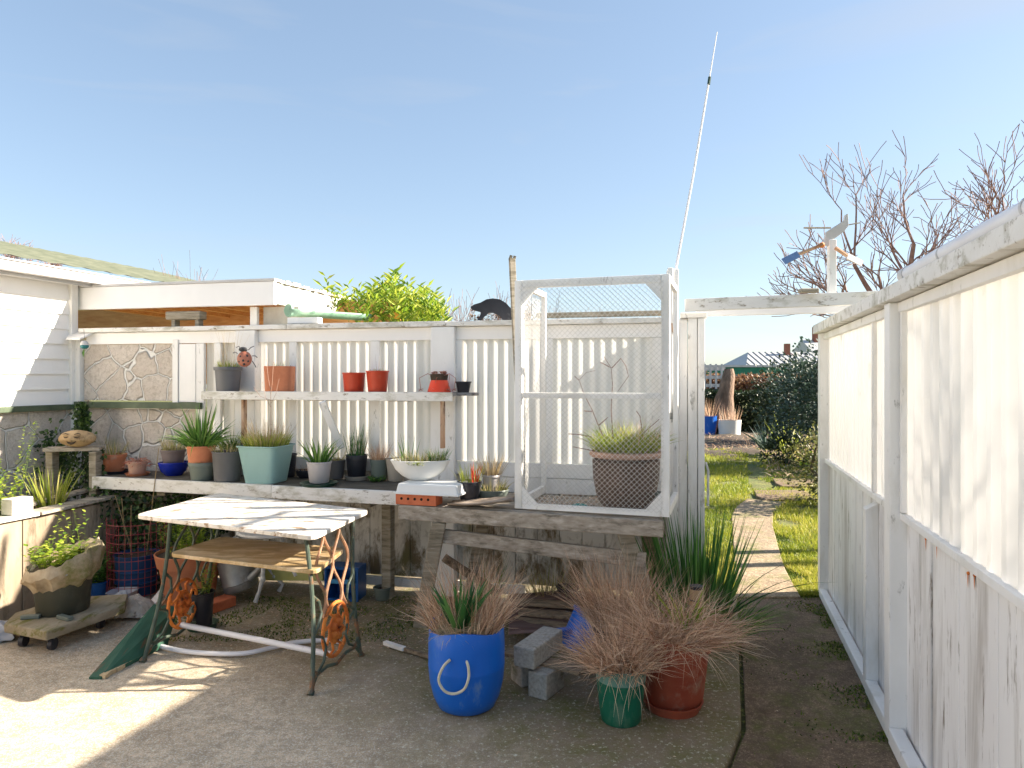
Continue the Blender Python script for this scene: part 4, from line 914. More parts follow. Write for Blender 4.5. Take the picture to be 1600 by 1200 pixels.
for path in (((957,712),(938,672),(925,640),(912,615),(905,594),(916,582),(930,579)), ((958,690),(955,640),(957,600),(955,575),(944,558)), ((956,575),(970,560),(978,572),(982,588),(965,612)), ((960,700),(990,690),(1015,668),(1030,655)), ((925,643),(912,642)), ((935,665),(950,652)), ((905,594),(898,588)), ((1004,680),(1000,650),(994,642)), ((930,705),(915,702),(895,698)), ((925,683),(905,679),(888,678)), ((955,575),(946,570),(938,566))):
    s.rod([at(x, y, c.y-.02) for x, y in path], False, [max(.0012,.0035-.0005*i) for i in range(len(path))], 5)
s.build('bare_branch', TWIG, t)
tg = thing('teal_gadget', 'small teal plastic lid lying on the cage floor left of the brown pot', 'lid', at(905,773,4.1))
MB().lathe([(1e-4,0),(.05,0),(.052,.012),(.03,.022),(1e-4,.024)], (at(905,0,4.15).x,4.15,.79), 20).build('lid', surf('teal_plastic',(.02,.2,.2),(.04,.3,.28),5), tg, smooth=True)
st_ = pot('small_grey_pot', 'tiny grey pot at the foot of the brown pot in the cage', 'pot', PGREYG, (1017,1036), (1019,1033), 770, 794, .79, style='lip')
# cage floor litter
s = MB()
for _ in range(500):
    a = R.uniform(.05,Lc-.05); o_ = -R.uniform(.04,D-.05); q_ = CB.p(a,o_,.79); b = R.uniform(0,6.28); s.leaf(q_, (math.cos(b),math.sin(b),.15), R.uniform(.01,.04), .008, R.random())
tag(s.build('leaf_litter', DRY), 'dry leaf litter and twigs strewn over the floor of the wire cage', 'leaf litter', kind='stuff')
# ------------------------------------------------------------------ treadle table
ZT = .765
tt = thing('treadle_table', 'flaking white two-tier table on old iron sewing machine legs', 'table', (-1.45,4.1,0))
def rslab(c4, z0, z1, rad=.05, n=5):
    out = []
    for i in range(4):
        p = Vector(c4[i][:2]); a = Vector(c4[i-1][:2]); b = Vector(c4[(i+1) % 4][:2]); da = (a-p).normalized()*rad; db = (b-p).normalized()*rad
        for k in range(n+1):
            t = k/n; out.append(((p+da)*(1-t)**2+p*2*t*(1-t)+(p+db)*t**2))
    return MB().prism([(q.x, q.y) for q in out], z0, z1)
def ccw(l):
    A = sum(l[i][0]*l[(i+1) % 4][1]-l[(i+1) % 4][0]*l[i][1] for i in range(4)); return l if A > 0 else l[::-1]
top4 = ccw([onz(210,804,ZT), onz(490,838,ZT), onz(578,796,ZT), onz(340,770,ZT)])
rslab(top4, ZT-.024, ZT, .06).build('table_top', PEEL2, tt, bevel=.004)
ZM = .575
mid4 = ccw([onz(262,864,ZM), onz(494,892,ZM), onz(540,856,ZM), onz(345,838,ZM)])
rslab(mid4, ZM-.022, ZM, .06).build('lower_tier', None or surf('worn_yellowed_tabletop', (.55,.38,.20), (.76,.64,.46), 4, .4, (1,3,1), dirt=(.40,.27,.12), dlo=.44, dhi=.56, dscale=5, dirt2=(.36,.24,.10), d2lo=.4, d2hi=.7, d2scale=2.5), tt, bevel=.004)
def stand(f0, f1, t0, t1, upmat, lowmat, nm):
    f0 = Vector(f0); f1 = Vector(f1); t0 = Vector(t0); t1 = Vector(t1)
    def P(u, z):   # u 0..1 across, z 0..1 up
        a = f0.lerp(t0, z); b = f1.lerp(t1, z); return a.lerp(b, u)
    root = MB()
    def outer(u0, bow):
        return [P(u0+bow*math.sin(math.pi*z)*.5*(1 if u0 < .5 else -1), z) for z in [i/10 for i in range(11)]]
    root.rod(outer(0, .16), True, [.012]*3+[.011]*8, 8); root.rod(outer(1, .16), True, [.012]*3+[.011]*8, 8)
    root.rod([P(-.03,0), P(.0,.02)], True, .018, 8); root.rod([P(1.03,0), P(1,.02)], True, .018, 8)
    s_ = root.build(nm, lowmat, tt, smooth=True)
    st_m = MB()
    for u0, ph in ((.25,0), (.42,1), (.58,0), (.75,1)):
        pts = []
        for i in range(29):
            z = .42+.58*i/28; wv = .085*math.sin((z-.42)/.58*math.pi*2.6+(math.pi if ph else 0))
            pts.append(P(u0+wv, z))
        st_m.rod(pts, False, .0085, 6)
    for zc_ in (.70,.52): pass
    st_m.build('scroll_work', upmat, tt, smooth=True)
    lo_ = MB()
    for s1 in (0, 1):
        sg = (lambda u: u) if s1 == 0 else (lambda u: 1-u)
        lo_.rod([P(sg(u), z) for u, z in ((.08,.60),(.20,.54),(.24,.46),(.16,.38),(.07,.34))], False, .008, 6)
        lo_.rod([P(sg(u), z) for u, z in ((.02,.14),(.12,.10),(.24,.14),(.30,.22),(.24,.30),(.12,.33),(.06,.36))], False, .008, 6)
        lo_.rod([P(sg(u), z) for u, z in ((.01,.03),(.10,.09),(.30,.10),(.5,.07))], False, .009, 6)
    lo_.build('lower_scroll', lowmat, tt, smooth=True)
    # rusty medallion
    c = P(.5, .30); ux = (f1-f0).normalized(); uz = V(0,0,1); nn = ux.cross(uz); Rr = .125
    rg = MB(); circ = lambda r_, k=1: [c+ux*math.cos(i*math.pi/12)*r_*k+uz*math.sin(i*math.pi/12)*r_*1.12 for i in range(25)]
    rg.rod(circ(Rr), False, .010, 8); rg.rod(circ(Rr*.52), False, .006, 6)
    for k in range(8):
        a = k*math.pi/4+.2; rg.rod([c+ux*math.cos(a)*Rr*.5+uz*math.sin(a)*Rr*.56, c+ux*math.cos(a+.35)*Rr*.78+uz*math.sin(a+.35)*Rr*.87, c+ux*math.cos(a+.1)*Rr+uz*math.sin(a+.1)*Rr*1.1], False, .008, 6)
    rg.slab([(math.cos(k*.524)*Rr*.50, math.sin(k*.524)*Rr*.56) for k in range(12)], c, ux, uz, nn, .008)
    for k in range(5): a = k*1.257; rg.ico(c+ux*math.cos(a)*Rr*.3+uz*math.sin(a)*Rr*.3+nn*.006, .022, 8, 5, (1,1,1), .3)
    rg.build('medallion', RUST, tt, smooth=True)
    return c
c2 = stand((-.985,3.46,0), (-.846,3.93,0), (-1.06,3.62,ZT-.03), (-.93,4.12,ZT-.03), IRONR, IRON, 'iron_stand')
c1 = stand((-2.02,3.86,0), (-1.91,4.36,0), (-1.97,4.06,ZT-.03), (-1.86,4.56,ZT-.03), IRON, IRON, 'iron_stand')
pv = MB(); pv.rod([c1+V(.0,-.02,-.12), c1.lerp(c2,.5)+V(0,-.02,-.125), c2+V(-.02,-.02,-.13)], True, .0165, 10)
pv.build('cross_pipe', PVC, tt, smooth=True)
pv = MB(); path = [onz(x, y, .02) for x, y in ((248,1009),(285,1017),(330,1021),(380,1021),(420,1013),(460,1004),(510,1000),(530,1003))]
pv.srod(path, True, .0135, 8); o = pv.build('hose', PVC, None, smooth=True); tag(o, 'bent white plastic hose lying on the concrete under the treadle table', 'hose')
# green board
p = [onz(139,1056,.0), onz(152,1059,.0), onz(258,1006,.0), onz(266,962,.05), onz(232,945,.19)]
gb = MB(); P4 = [onz(139,1058,.012), onz(158,1058,.012), onz(262,1003,.03), onz(278,948,.16), onz(240,944,.19)]
b0 = 0; s = MB(); s.v = [tuple(q) for q in P4]+[tuple(q-V(0,0,.018)) for q in P4]
s.f = [(0,1,2,3,4),(9,8,7,6,5)]+[(i,(i+1)%5+0,(i+1)%5+5,i+5)[::-1] for i in range(5)]
o = s.build('green_board', GRNBRD, None); tag(o, 'broken dark green painted board lying on the concrete by the table legs', 'board')
s = MB(); e0 = onz(160,1061,0); e1 = onz(258,1008,.0); n_ = 16
for i in range(n_): a = e0.lerp(e1, i/n_); b = e0.lerp(e1, (i+.95)/n_); s.beam(a+V(0,0,.012), b+V(0,0,.012), .03*R.uniform(.5,1.2), .02)
s.build('splintered_edge', surf('pale_split_wood', (.45,.33,.18), (.6,.48,.3), 9), o)
o = MB().beam(onz(227,957,.02), onz(262,915,.1), .05, .02).build('white_plank', WHT, None, bevel=.003); tag(o, 'narrow white plank leaning between the green board and the big terracotta pot', 'plank')
o = MB().beam(onz(601,1004,.02), onz(632,1014,.02), .03, .022).build('timber_strip', WHT, None, bevel=.003); tag(o, 'thin brown timber strip with a white painted end lying behind the blue barrel', 'timber')
MB().beam(onz(632.5,1014,.018), onz(672,1026,.018), .022, .02).build('bare_strip', BROWNW, o)
# ------------------------------------------------------------------ things under and behind the table
t, c, r, h = pot('potted_shrub', 'big terracotta pot of leafy green sprigs behind the treadle table', 'potted plant', TERRA, (246,348), (262,332), 874, 950, 0, style='rim', rimh=.09, rim=.012)
m_ = MB(); leafy(m_, c, r, 60, .30, .035, .35); m_.build('leafy_sprigs', LGRN, t)
t, c, r, h = pot('potted_plant', 'small black pot with lime sprigs in a green saucer under the table', 'potted plant', PBLK, (297,335), (302,330), 930, 985, .02, style='lip')
leafy(MB(), c, r, 16, .22, .022, .3).build('lime_sprigs', LGRN, t)
saucer('dark green saucer under the small black pot beneath the table', PDGRN, 291, 340, 990, z=.0, h=.035)
o = MB().beam(onz(318,952,.035), onz(360,937,.035), .11, .065).build('red_brick', BRICK, None, bevel=.005); tag(o, 'terracotta coloured brick lying on the ground beside the big terracotta pot', 'brick')
# watering can
wcn = thing('watering_can', 'dull galvanised watering can lying tilted behind the table', 'watering can', onz(375,915,.0)+V(0,0,.0))
ctr = onz(378,917,.08); ax = V(-.25,-.1,.95).normalized(); Mw = ax.to_track_quat('Z','Y').to_matrix()
MB().lathe([(1e-4,0),(.115,0),(.12,.01),(.118,.05),(.122,.055),(.118,.06),(.112,.22),(.08,.25),(1e-4,.25)], ctr-ax*.0, 28, Mw).build('body', GALV, wcn, smooth=True)
s = MB(); b_ = ctr+ax*.08; s.rod([b_+V(.1,-.05,0), b_+V(.2,-.06,.10), b_+V(.27,-.07,.2)], True, [.03,.018,.014], 10); s.build('spout', GALV, wcn, smooth=True)
s = MB(); s.rod([b_+V(-.08,0,.12), b_+V(-.10,0,.24), b_+V(.0,0,.29), b_+V(.06,0,.18)], True, .009, 8); s.build('handle', GALV, wcn, smooth=True)
# cast iron bench
ib = thing('cast_iron_table', 'small ornate white cast iron table under the potting shelf', 'table', onz(420,940,0))
for (x0, y0, x1, y1, x2, y2) in ((399,943,410,905,412,878), (436,925,430,900,414,880), (458,905,452,890,438,882)):
    YY = onz(399,943,0).y+.0 if x0 == 399 else onz(399,943,0).y+.25
    s = MB(); A = at(x0,y0,YY); s.rod([V(A.x,A.y,max(.01,A.z)), at(x0+6,(y0+y1)/2,YY), at(x1,y1,YY), at(x2,y2,YY), at(x2+3,838,YY)], True, [.016,.012,.016,.013,.016], 8)
    s.ico(at(x1,y1,YY), .022, 8, 6); s.build('leg', CHALK, ib, smooth=True)
s = MB(); s.rod([at(412,884,4.85), at(432,872,4.85), at(452,880,4.85), at(462,900,4.85)], True, .012, 8); s.build('curved_brace', CHALK, ib, smooth=True)
MB().lathe([(1e-4,0),(.24,0),(.25,.008),(.24,.02),(1e-4,.02)], (at(428,0,4.98).x,4.98,.47), 30).build('iron_top', CHALK, ib, smooth=True)
# yellow plank behind
o = MB().beam(at(415,897,5.12), at(505,897,5.0), .02, .09).build('lime_board', surf('lime_mossy_board', (.42,.42,.12), (.6,.58,.25), 6), None, bevel=.003); tag(o, 'mossy yellow board lying along the foot of the back fence', 'board')
# blue basket tipped on its side
bk = thing('blue_basket', 'rectangular blue plastic basket tipped on its side by the right table leg', 'basket', onz(535,922,0))
cb = onz(536,922,0); cb.y = 4.92; cb.x = (534-800)*4.92/F
ux = V(.97,-.2,0).normalized(); uy = V(.2,.97,0).normalized(); W_, H_, D_ = .115, .23, .16
def bp(a, b_, c_): return cb+ux*a+uy*b_+V(0,0,c_)
s = MB()
tk = .006
for (A, B_) in (((-W_,0,0),(W_,D_,tk)), ((-W_,0,H_-tk),(W_,D_,H_)), ((-W_,0,tk),(-W_+tk,D_,H_-tk)), ((W_-tk,0,tk),(W_,D_,H_-tk)), ((-W_+tk,D_-tk,tk),(W_-tk,D_,H_-tk))):
    a0,b0_,c0 = A; a1,b1_,c1_ = B_
    s.quad8([bp(a0,b0_,c0),bp(a1,b0_,c0),bp(a1,b1_,c0),bp(a0,b1_,c0),bp(a0,b0_,c1_),bp(a1,b0_,c1_),bp(a1,b1_,c1_),bp(a0,b1_,c1_)])
s.build('basket_shell', PBLUE3, bk, bevel=.004)
s = MB()
for (a0,c0,a1,c1_) in ((-W_-.012,-.0,W_+.012,.014),(-W_-.012,H_-.012,W_+.012,H_+.008),(-W_-.012,.0,-W_+.004,H_),(W_-.004,.0,W_+.012,H_)):
    s.quad8([bp(a0,-.012,c0),bp(a1,-.012,c0),bp(a1,-.001,c0),bp(a0,-.001,c0),bp(a0,-.012,c1_),bp(a1,-.012,c1_),bp(a1,-.001,c1_),bp(a0,-.001,c1_)])
s.build('rim', PBLUE3, bk, bevel=.003)
MB().beam(bp(-W_+.01,.02,H_*.55), bp(W_-.02,.02,H_*.55), .02, .03).build('handle', surf('light_blue_plastic', (.05,.25,.5), (.08,.35,.6), 5, .4), bk, bevel=.003)
# small dark hanging things under fence rail
t = pot('small_pot', 'small grey-green pot sitting under the back fence rail near the trestle leg', 'pot', PGREYG, (583,612), (587,608), 909, 926, 0, Yc=4.95, style='lip', h=.09)
# ------------------------------------------------------------------ left corner
WB = Basis((-3.24,4.45), (.31,1)); WB.n = V(.955,-.296,0).normalized(); 
rw = thing('raised_bed', 'raised timber garden bed with planks on edge against the house wall', 'raised bed', WB.p(0,-.2,0))
a = -2.3; 
s = MB()
while a < .86:
    wd = R.uniform(.28,.42); s.obox(WB, a, min(.88,a+wd-.006), -.03, 0+R.uniform(-.004,.004), 0, .635); a += wd
s.build('wall_boards', surf('tan_weathered_board', (.22,.165,.11), (.42,.34,.25), 4, .85, (1,1,.25), dirt=(.10,.075,.045), dlo=.52, dhi=.66, dscale=9), rw, bevel=.004)
MB().obox(WB, -2.3, .25, -.12, .03, .640, .665).build('top_board', PEEL, rw, bevel=.004)
MB().obox(WB, .255, .95, -.11, .04, .642, .664, .02).build('top_board', GREYH, rw, bevel=.004)
MB().obox(WB, .15, .9, -.28, -.20, .65, .675, .05).build('top_board', GREYH, rw, bevel=.004)
MB().obox(WB, -2.3, .9, -.62, -.032, .3, .60).build('soil', SOIL, rw)
bb = onz(39,805,.668); o = MB().obox(WB, WB.s(15,-.02), WB.s(58,-.02)-.04, -.10, -.0, .667, .667+.105).build('pale_block', LIMEB, None, bevel=.008); tag(o, 'pale square block standing on the cap of the raised bed', 'block')
def gpt(name, label, cat, loc, mat, fn, part='leaves'):
    t = thing(name, label, cat, loc); m = MB(); fn(m); m.build(part, mat, t); return t
gpt('bushy_plant', 'tall straggly plant with yellow-green leaves at the far left of the raised bed', 'plant', (-3.55,4.55,.6), LGRN, lambda m: (leafy(m, (-3.50,4.55,.6), .24, 120, .38, .04, .5), leafy(m, (-3.45,4.8,.6), .15, 12, .75, .03, .3), leafy(m, (-3.42,4.3,.6), .2, 80, .26, .04, .5)))
gpt('iris_clump', 'clump of bright yellow-green iris blades in the raised bed', 'plant', (-3.28,5.02,.62), YGRN, lambda m: tuft(m, (-3.28,5.0,.62), .07, 60, (.16,.30), .016, .4, .25, 4), 'blades')
# corner plant bench
zb_ = 1.03; pb = thing('corner_bench', 'small weathered plank bench in the back left corner', 'bench', at(115,700,5.3))
YB = .52*F/107.
MB().beam(at(72,702,5.25), at(160,700,5.36), .16, .028).build('plank', GREYH, pb, bevel=.004)
for px in (83, 150): MB().box(at(px-4,0,5.3).x, at(px+7,0,5.3).x, 5.24, 5.32, .60, 1.005).build('leg', GREYW, pb, bevel=.004)
# stone face
fc = thing('stone_face', 'ochre carved stone head with a smiling face lying on the corner bench', 'ornament', at(121,697,5.25))
zf = zy(697,5.25); cf = at(121,685,5.25)
m = MB(); 
n1, n2 = 40, 24
for j in range(n2+1):
    v_ = math.pi*j/n2
    for i in range(n1):
        u_ = 2*math.pi*i/n1; x = math.sin(v_)*math.cos(u_); y = math.sin(v_)*math.sin(u_); z = -math.cos(v_)
        rr = 1+.05*noise.noise(V(x*2,y*2,z*2))
        if y < 0:   # relief on the front
            nose = .28*math.exp(-((x*5.5)**2+((z-.05)*3.0)**2)); eye = -.14*(math.exp(-(((x-.33)*7)**2+((z-.28)*8)**2))+math.exp(-(((x+.33)*7)**2+((z-.28)*8)**2)))
            brow = .09*math.exp(-(((abs(x)-.33)*4)**2+((z-.50)*8)**2)); ch = .12*(math.exp(-(((abs(x)-.42)*4.5)**2+((z+.12)*5)**2)))
            mo = -.22*math.exp(-((x*4.2)**2+((z+.48+.0-x*x*.9)*9)**2)); rr += nose+eye+brow+ch+mo
        m.v.append((cf.x+x*.135*rr, cf.y+y*.075*rr, cf.z+z*.062*(1+.05*noise.noise(V(x*2,y,z)))))
for j in range(n2):
    for i in range(n1): k = (i+1) % n1; m.f.append((j*n1+i, j*n1+k, (j+1)*n1+k, (j+1)*n1+i))
m.build('head', STONEF, fc, smooth=True)
s = MB()
for sx in (-1, 1):
    s.rod([cf+V(sx*.060,-.069,.018), cf+V(sx*.045,-.076,.012), cf+V(sx*.030,-.078,.014), cf+V(sx*.020,-.078,.019)], True, [.002,.0045,.0045,.002], 6)
    s.rod([cf+V(sx*.068,-.066,.036), cf+V(sx*.045,-.072,.042), cf+V(sx*.02,-.074,.034)], True, [.002,.004,.002], 6)
s.rod([cf+V(-.034,-.073,-.016), cf+V(-.018,-.077,-.028), cf+V(0,-.078,-.033), cf+V(.018,-.077,-.028), cf+V(.034,-.073,-.016)], True, [.003,.007,.009,.007,.003], 8)
s.build('painted_face_shade', SOIL, fc, smooth=True)  # dark rods stand in for shade in the carved eyes, brows and mouth
MB().ico(cf+V(0,-.082,-.002), .014, 10, 8, (1,.8,1.4)).build('nose', STONEF, fc, smooth=True)
# ivy
iv = thing('ivy', 'dark green ivy climbing the corner behind the little bench', 'climber', at(125,745,5.45))
m = MB()
for _ in range(1300):
    k = R.random()
    if k < .33: px, py = R.gauss(130,6), R.uniform(630,690); Y = 5.52
    elif k < .86: px, py = R.uniform(80,165), R.uniform(700,775); Y = R.uniform(5.3,5.55)
    else: px, py = R.gauss(85,14), R.gauss(705,20); Y = 5.45
    q = at(px, py, Y); m.leaf(q, (R.uniform(-1,1), R.uniform(-1,.2), R.uniform(-1,.6)), R.uniform(.02,.045), .03, R.random(), (0,-1,.4))
m.build('leaves', IVY, iv)
s = MB()
for k in range(6): s.rod([at(R.uniform(95,150),790,5.45), at(R.uniform(105,145),720,5.5), at(R.gauss(130,4),660,5.54), at(R.gauss(128,6),R.uniform(625,640),5.54)], False, .003, 4)
s.build('stem', BARK, iv)
m = MB()
for _ in range(2600): q = V(R.uniform(-3.15,-2.2), R.uniform(5.15,5.5), R.uniform(.0,.76)); m.leaf(q, (R.uniform(-1,1), -.5, R.uniform(-1,.6)), R.uniform(.02,.045), .03, R.random(), (0,-1,.4))
tag(m.build('ivy_leaves', IVY), 'mat of dark ivy spreading under the left end of the potting shelf', 'climber')
# olive bin on dolly
dl = thing('plant_dolly', 'weathered thick timber dolly on black castors under the olive bin', 'dolly', (-2.75,4.3,0))
c4 = [onz(24,964,.14), onz(80,980,.14), onz(163,940,.14), onz(120,930,.14), onz(45,950,.14)]
c4 = [V(-2.93,4.06,0), V(-2.60,3.93,0), V(-2.42,4.40,0), V(-2.52,4.62,0), V(-2.88,4.55,0), V(-3.0,4.25,0)]
MB().prism([(q.x,q.y) for q in c4], .085, .14).build('platform', surf('mossy_platform_timber', (.22,.18,.11), (.40,.34,.25), 4, .85, (3,1,3), dirt=(.15,.14,.03), dlo=.5, dhi=.62, dscale=5, bst=.6), dl, bevel=.008)
for (x, y) in ((-2.83,4.08),(-2.63,4.03),(-2.56,4.38),(-2.85,4.45)): 
    s = MB(); s.rod([(x-.013,y,.034),(x+.013,y,.034)], True, .033, 16); wq = s.build('castor', PBLK, dl, smooth=True)
    MB().box(x-.02,x+.02,y-.012,y+.012,.068,.084).build('castor_fork', GALV, wq)
for (x,y,a) in ((-2.83,4.13,.2),(-2.62,4.15,-.5)):
    o = MB().beam((x-.05,y,.152),(x+.05,y+.1*a,.152),.035,.022).build('chock', PGREYG, dl, bevel=.004)
bn = thing('olive_bin', 'dark olive plastic bin with a rolled sack collar, planted with green weeds', 'planter', (-2.73,4.29,.141))
cx, cy = -2.735, 4.29; rB, rT, hB = .140, .160, .25
MB().lathe([(1e-4,0),(rB*.95,0),(rB,.008),(rT,hB),(rT+.008,hB),(rT+.008,hB+.02),(rT-.01,hB+.02),(rT-.02,hB-.02)], (cx,cy,.141), 40).build('bin_body', POLIVE, bn, smooth=True)
s = MB()
for i in range(5):
    for k in range(48):
        t_ = 2*math.pi*k/48; rr = [rT-.03, rT+.035, rT+.055, rT+.03, rT-.0][i]; zz = [hB+.04,hB+.09,hB+.03,hB-.04,hB-.08][i]
        tilt = .07*math.cos(t_-.6); rr *= 1+.16*noise.noise(V(math.cos(t_)*4,math.sin(t_)*4,i*1.1)); zz += .03*noise.noise(V(math.cos(t_)*5,math.sin(t_)*5,i*2))
        s.v.append((cx+rr*math.cos(t_), cy+rr*math.sin(t_), .141+zz+tilt*(1 if i < 3 else .3)+.015*noise.noise(V(t_*3,i,0))))
for i in range(4):
    for k in range(48): k2 = (k+1) % 48; s.f.append((i*48+k, (i+1)*48+k, (i+1)*48+k2, i*48+k2))
s.build('sack_collar', SACK, bn, smooth=True)
MB().lathe([(1e-4,hB+.04),(rT+.0,hB+.03)], (cx,cy,.141), 30, Matrix.Rotation(-.12,3,'Y')).build('soil', SOIL, bn)
m = MB(); leafy(m, (cx-.03,cy-.03,.141+hB+.03), .17, 70, .15, .04, .6, lw=.8); leafy(m, (cx-.12,cy,.141+hB+.02), .04, 3, .32, .03, .25, lw=.8); leafy(m, (cx,cy,.141+hB+.02), .03, 3, .34, .03, .1, lw=.8); leafy(m, (cx+.12,cy+.02,.141+hB+.05), .05, 4, .38, .03, .35, lw=.8)
m.build('weeds', LGRN, bn)
s = MB(); s.rod([(cx+rT*.3,cy-rT-.03,.141+hB-.02),(cx+rT*.75,cy-rT*.8-.03,.141+hB+.01),(cx+rT+.04,cy-rT*.3,.141+hB+.07)], True, .008, 8); s.build('handle_wire', GALV, bn, smooth=True)
# blue tub with wire
t, c, r, h = pot('blue_tub', 'dark blue ribbed plastic tub caged in red wire mesh', 'tub', PBLUE2, (181,247), (188,240), 872, 936, 0, style='lip', rim=.006)
m = MB(); Wl = WL[t.name]
for zz in (h*.35, h*.62): m.lathe([(r*.90,zz-.006),(r*.98,zz),(r*.90,zz+.006)], Wl, 36)
m.build('rib', PBLUE2, t, smooth=True)
wm = thing('wire_mesh', 'rusty red square wire mesh standing around the blue tub', 'wire mesh', (Wl.x, Wl.y, 0)); s = MB(); Rm = r+.04
for k in range(19):
    a = -math.pi*1.1+k*math.pi*1.25/18; x = Wl.x+Rm*math.cos(a); y = Wl.y+Rm*math.sin(a); s.rod([(x,y,0),(x+.004,y,.25),(x,y,.53+.04*math.sin(k*2))], False, .0022, 4)
for j in range(9): s.rod([(Wl.x+Rm*math.cos(a), Wl.y+Rm*math.sin(a), .03+j*.062) for a in [-math.pi*1.1+k*math.pi*1.25/24 for k in range(25)]], False, .0022, 4)
s.build('mesh', REDW, wm)
s = MB()
for p3 in (((186,905),(196,850),(190,778)), ((215,905),(200,840),(180,775)), ((225,905),(232,840),(248,700)), ((205,900),(204,830),(205,790))): s.rod([at(x,y,Wl.y) for x,y in p3], False, .003, 4)
s.build('dry_stems', STRAW, t)
t, c, r, h = pot('small_blue_pot', 'small blue pot of dark leafy weeds between the olive bin and the blue tub', 'potted plant', PBLUE3, (137,170), (140,166), 912, 938, 0, style='lip')
leafy(MB(), c, r*1.3, 40, .25, .03, .5, lw=.9).build('weeds', GRN, t)
# clear tub, torn sack, bag
ct = thing('plastic_tub', 'clear plastic food tub full of crumpled plastic beside the dolly', 'tub', onz(182,955,0))
q = onz(184,948,0); MB().lathe([(1e-4,0),(.065,0),(.085,.09),(.09,.092),(.082,.085),(.062,.008)], (q.x,q.y+.06,0), 24, sq=4).build('tub', surf('clear_plastic', (.35,.38,.45), (.55,.58,.64), 8, .25), ct, smooth=True)
MB().ico((q.x+.02,q.y-.02,.04), .07, 18, 12, (1.1,.8,.8), .6).build('crumpled_plastic', surf('crumpled_bluish_film', (.25,.30,.38), (.6,.63,.68), 20, .25, bs=30, bst=1, bd=.02), ct, smooth=True)
s = MB(); q = onz(206,965,0); n_ = 16
for j in range(n_+1):
    for i in range(n_+1):
        u_ = i/n_-.5; v_ = j/n_-.5; x = q.x+u_*.26*(1+.3*noise.noise(V(j*.9,1,0)))+v_*.03; y = q.y+.04+v_*.22*(1+.3*noise.noise(V(i*.9,5,0)))
        s.v.append((x, y, .02+max(0,.10*(1-(u_*2)**2-(v_*2)**2))+.045*abs(noise.noise(V(u_*6,v_*6,3)))))
for j in range(n_):
    for i in range(n_): a = j*(n_+1)+i; s.f.append((a,a+1,a+n_+2,a+n_+1))
o = s.build('torn_sack', CARD, None); tag(o, 'torn pale paper sack crumpled on the ground by the green board', 'sack')
s = MB(); q = onz(8,1000,0); s.ico((q.x-.05,q.y,.05), .085, 20, 12, (1.2,1,.75), .5); o = s.build('plastic_bag', CLOTH, None, smooth=True); tag(o, 'crumpled grey-white bag on the ground at the left edge', 'bag')
# ------------------------------------------------------------------ front pots
# blue barrel
Yb_ = onz(730,1126,0).y+.155; cxb = (729-800)*Yb_/F; rb = .165*1.02
br = thing('blue_barrel', 'cut-down bright blue plastic barrel with a rope handle, full of dry grass', 'planter', (cxb,Yb_,0))
zt = .385
pr = [(1e-4,0),(.115,0),(.135,.012),(.158,.06),(.175,.13),(.181,.20),(.182,.205),(.181,.21),(.181,.30),(.177,zt-.005),(.175,zt),(.166,zt),(.164,zt-.06)]
s = MB().lathe(pr, (cxb,Yb_,0), 56, Matrix.Identity(3))
for i, vv in enumerate(s.v):
    if vv[2] > zt-.02: s.v[i] = (vv[0], vv[1], vv[2]+.012*math.sin(3*math.atan2(vv[1]-Yb_, vv[0]-cxb)))
s.build('barrel', PBLUE, br, smooth=True)
s = MB(); Yq = Yb_-.183
s.srod([at(703,1031,Yq+.01), at(694,1040,Yq-.012), at(687,1054,Yq-.018), at(686,1066,Yq-.018), at(695,1080,Yq-.02), at(710,1084,Yq-.02), at(725,1077,Yq-.02), at(732,1060,Yq-.018), at(732,1045,Yq-.012), at(729,1032,Yq+.008)], True, .0062, 8)
s.build('rope_handle', ROPE, br, smooth=True)
MB().lathe([(1e-4,zt-.05),(.165,zt-.06)], (cxb,Yb_,0), 30).build('soil', SOIL, br)
cB_ = V(cxb,Yb_,zt-.06)
m = MB()
for _ in range(1150):
    a = R.uniform(0,6.28); q_ = R.random()**.5; x = math.cos(a)*q_; y = math.sin(a)*q_
    if y < -.1 and x > -.75 and x < .35 and R.random() < .85: continue
    L = R.uniform(.12,.30)*(1.25 if (x > .15 or y > .3) else 1)
    m.blade(cB_+V(x*.15,y*.15,.02), (x*.65+R.gauss(0,.15), y*.5+R.gauss(0,.15), 1), L*1.05, .0030, .5, R.random()**.85, 5, kink=.16)
m.build('dry_grass', DRY, br)
m = MB()
for _ in range(700):
    a = R.uniform(0,6.28); q_ = R.random()**.5; p_ = cB_+V(math.cos(a)*q_*.13-.02, math.sin(a)*q_*.12-.03, .03+R.uniform(0,.04)); b = R.uniform(0,6.28)
    m.blade(p_, (math.cos(b), math.sin(b)*.7, R.uniform(-.1,.7)), R.uniform(.04,.11), .0026, 1.2, R.uniform(.4,1), 3)
m.build('matted_straw', STRAW, br)
tuft(MB(), cB_+V(-.03,-.05,.05), .035, 34, (.16,.25), .028, .5, .45, 4).build('green_blades', DGRN, br)
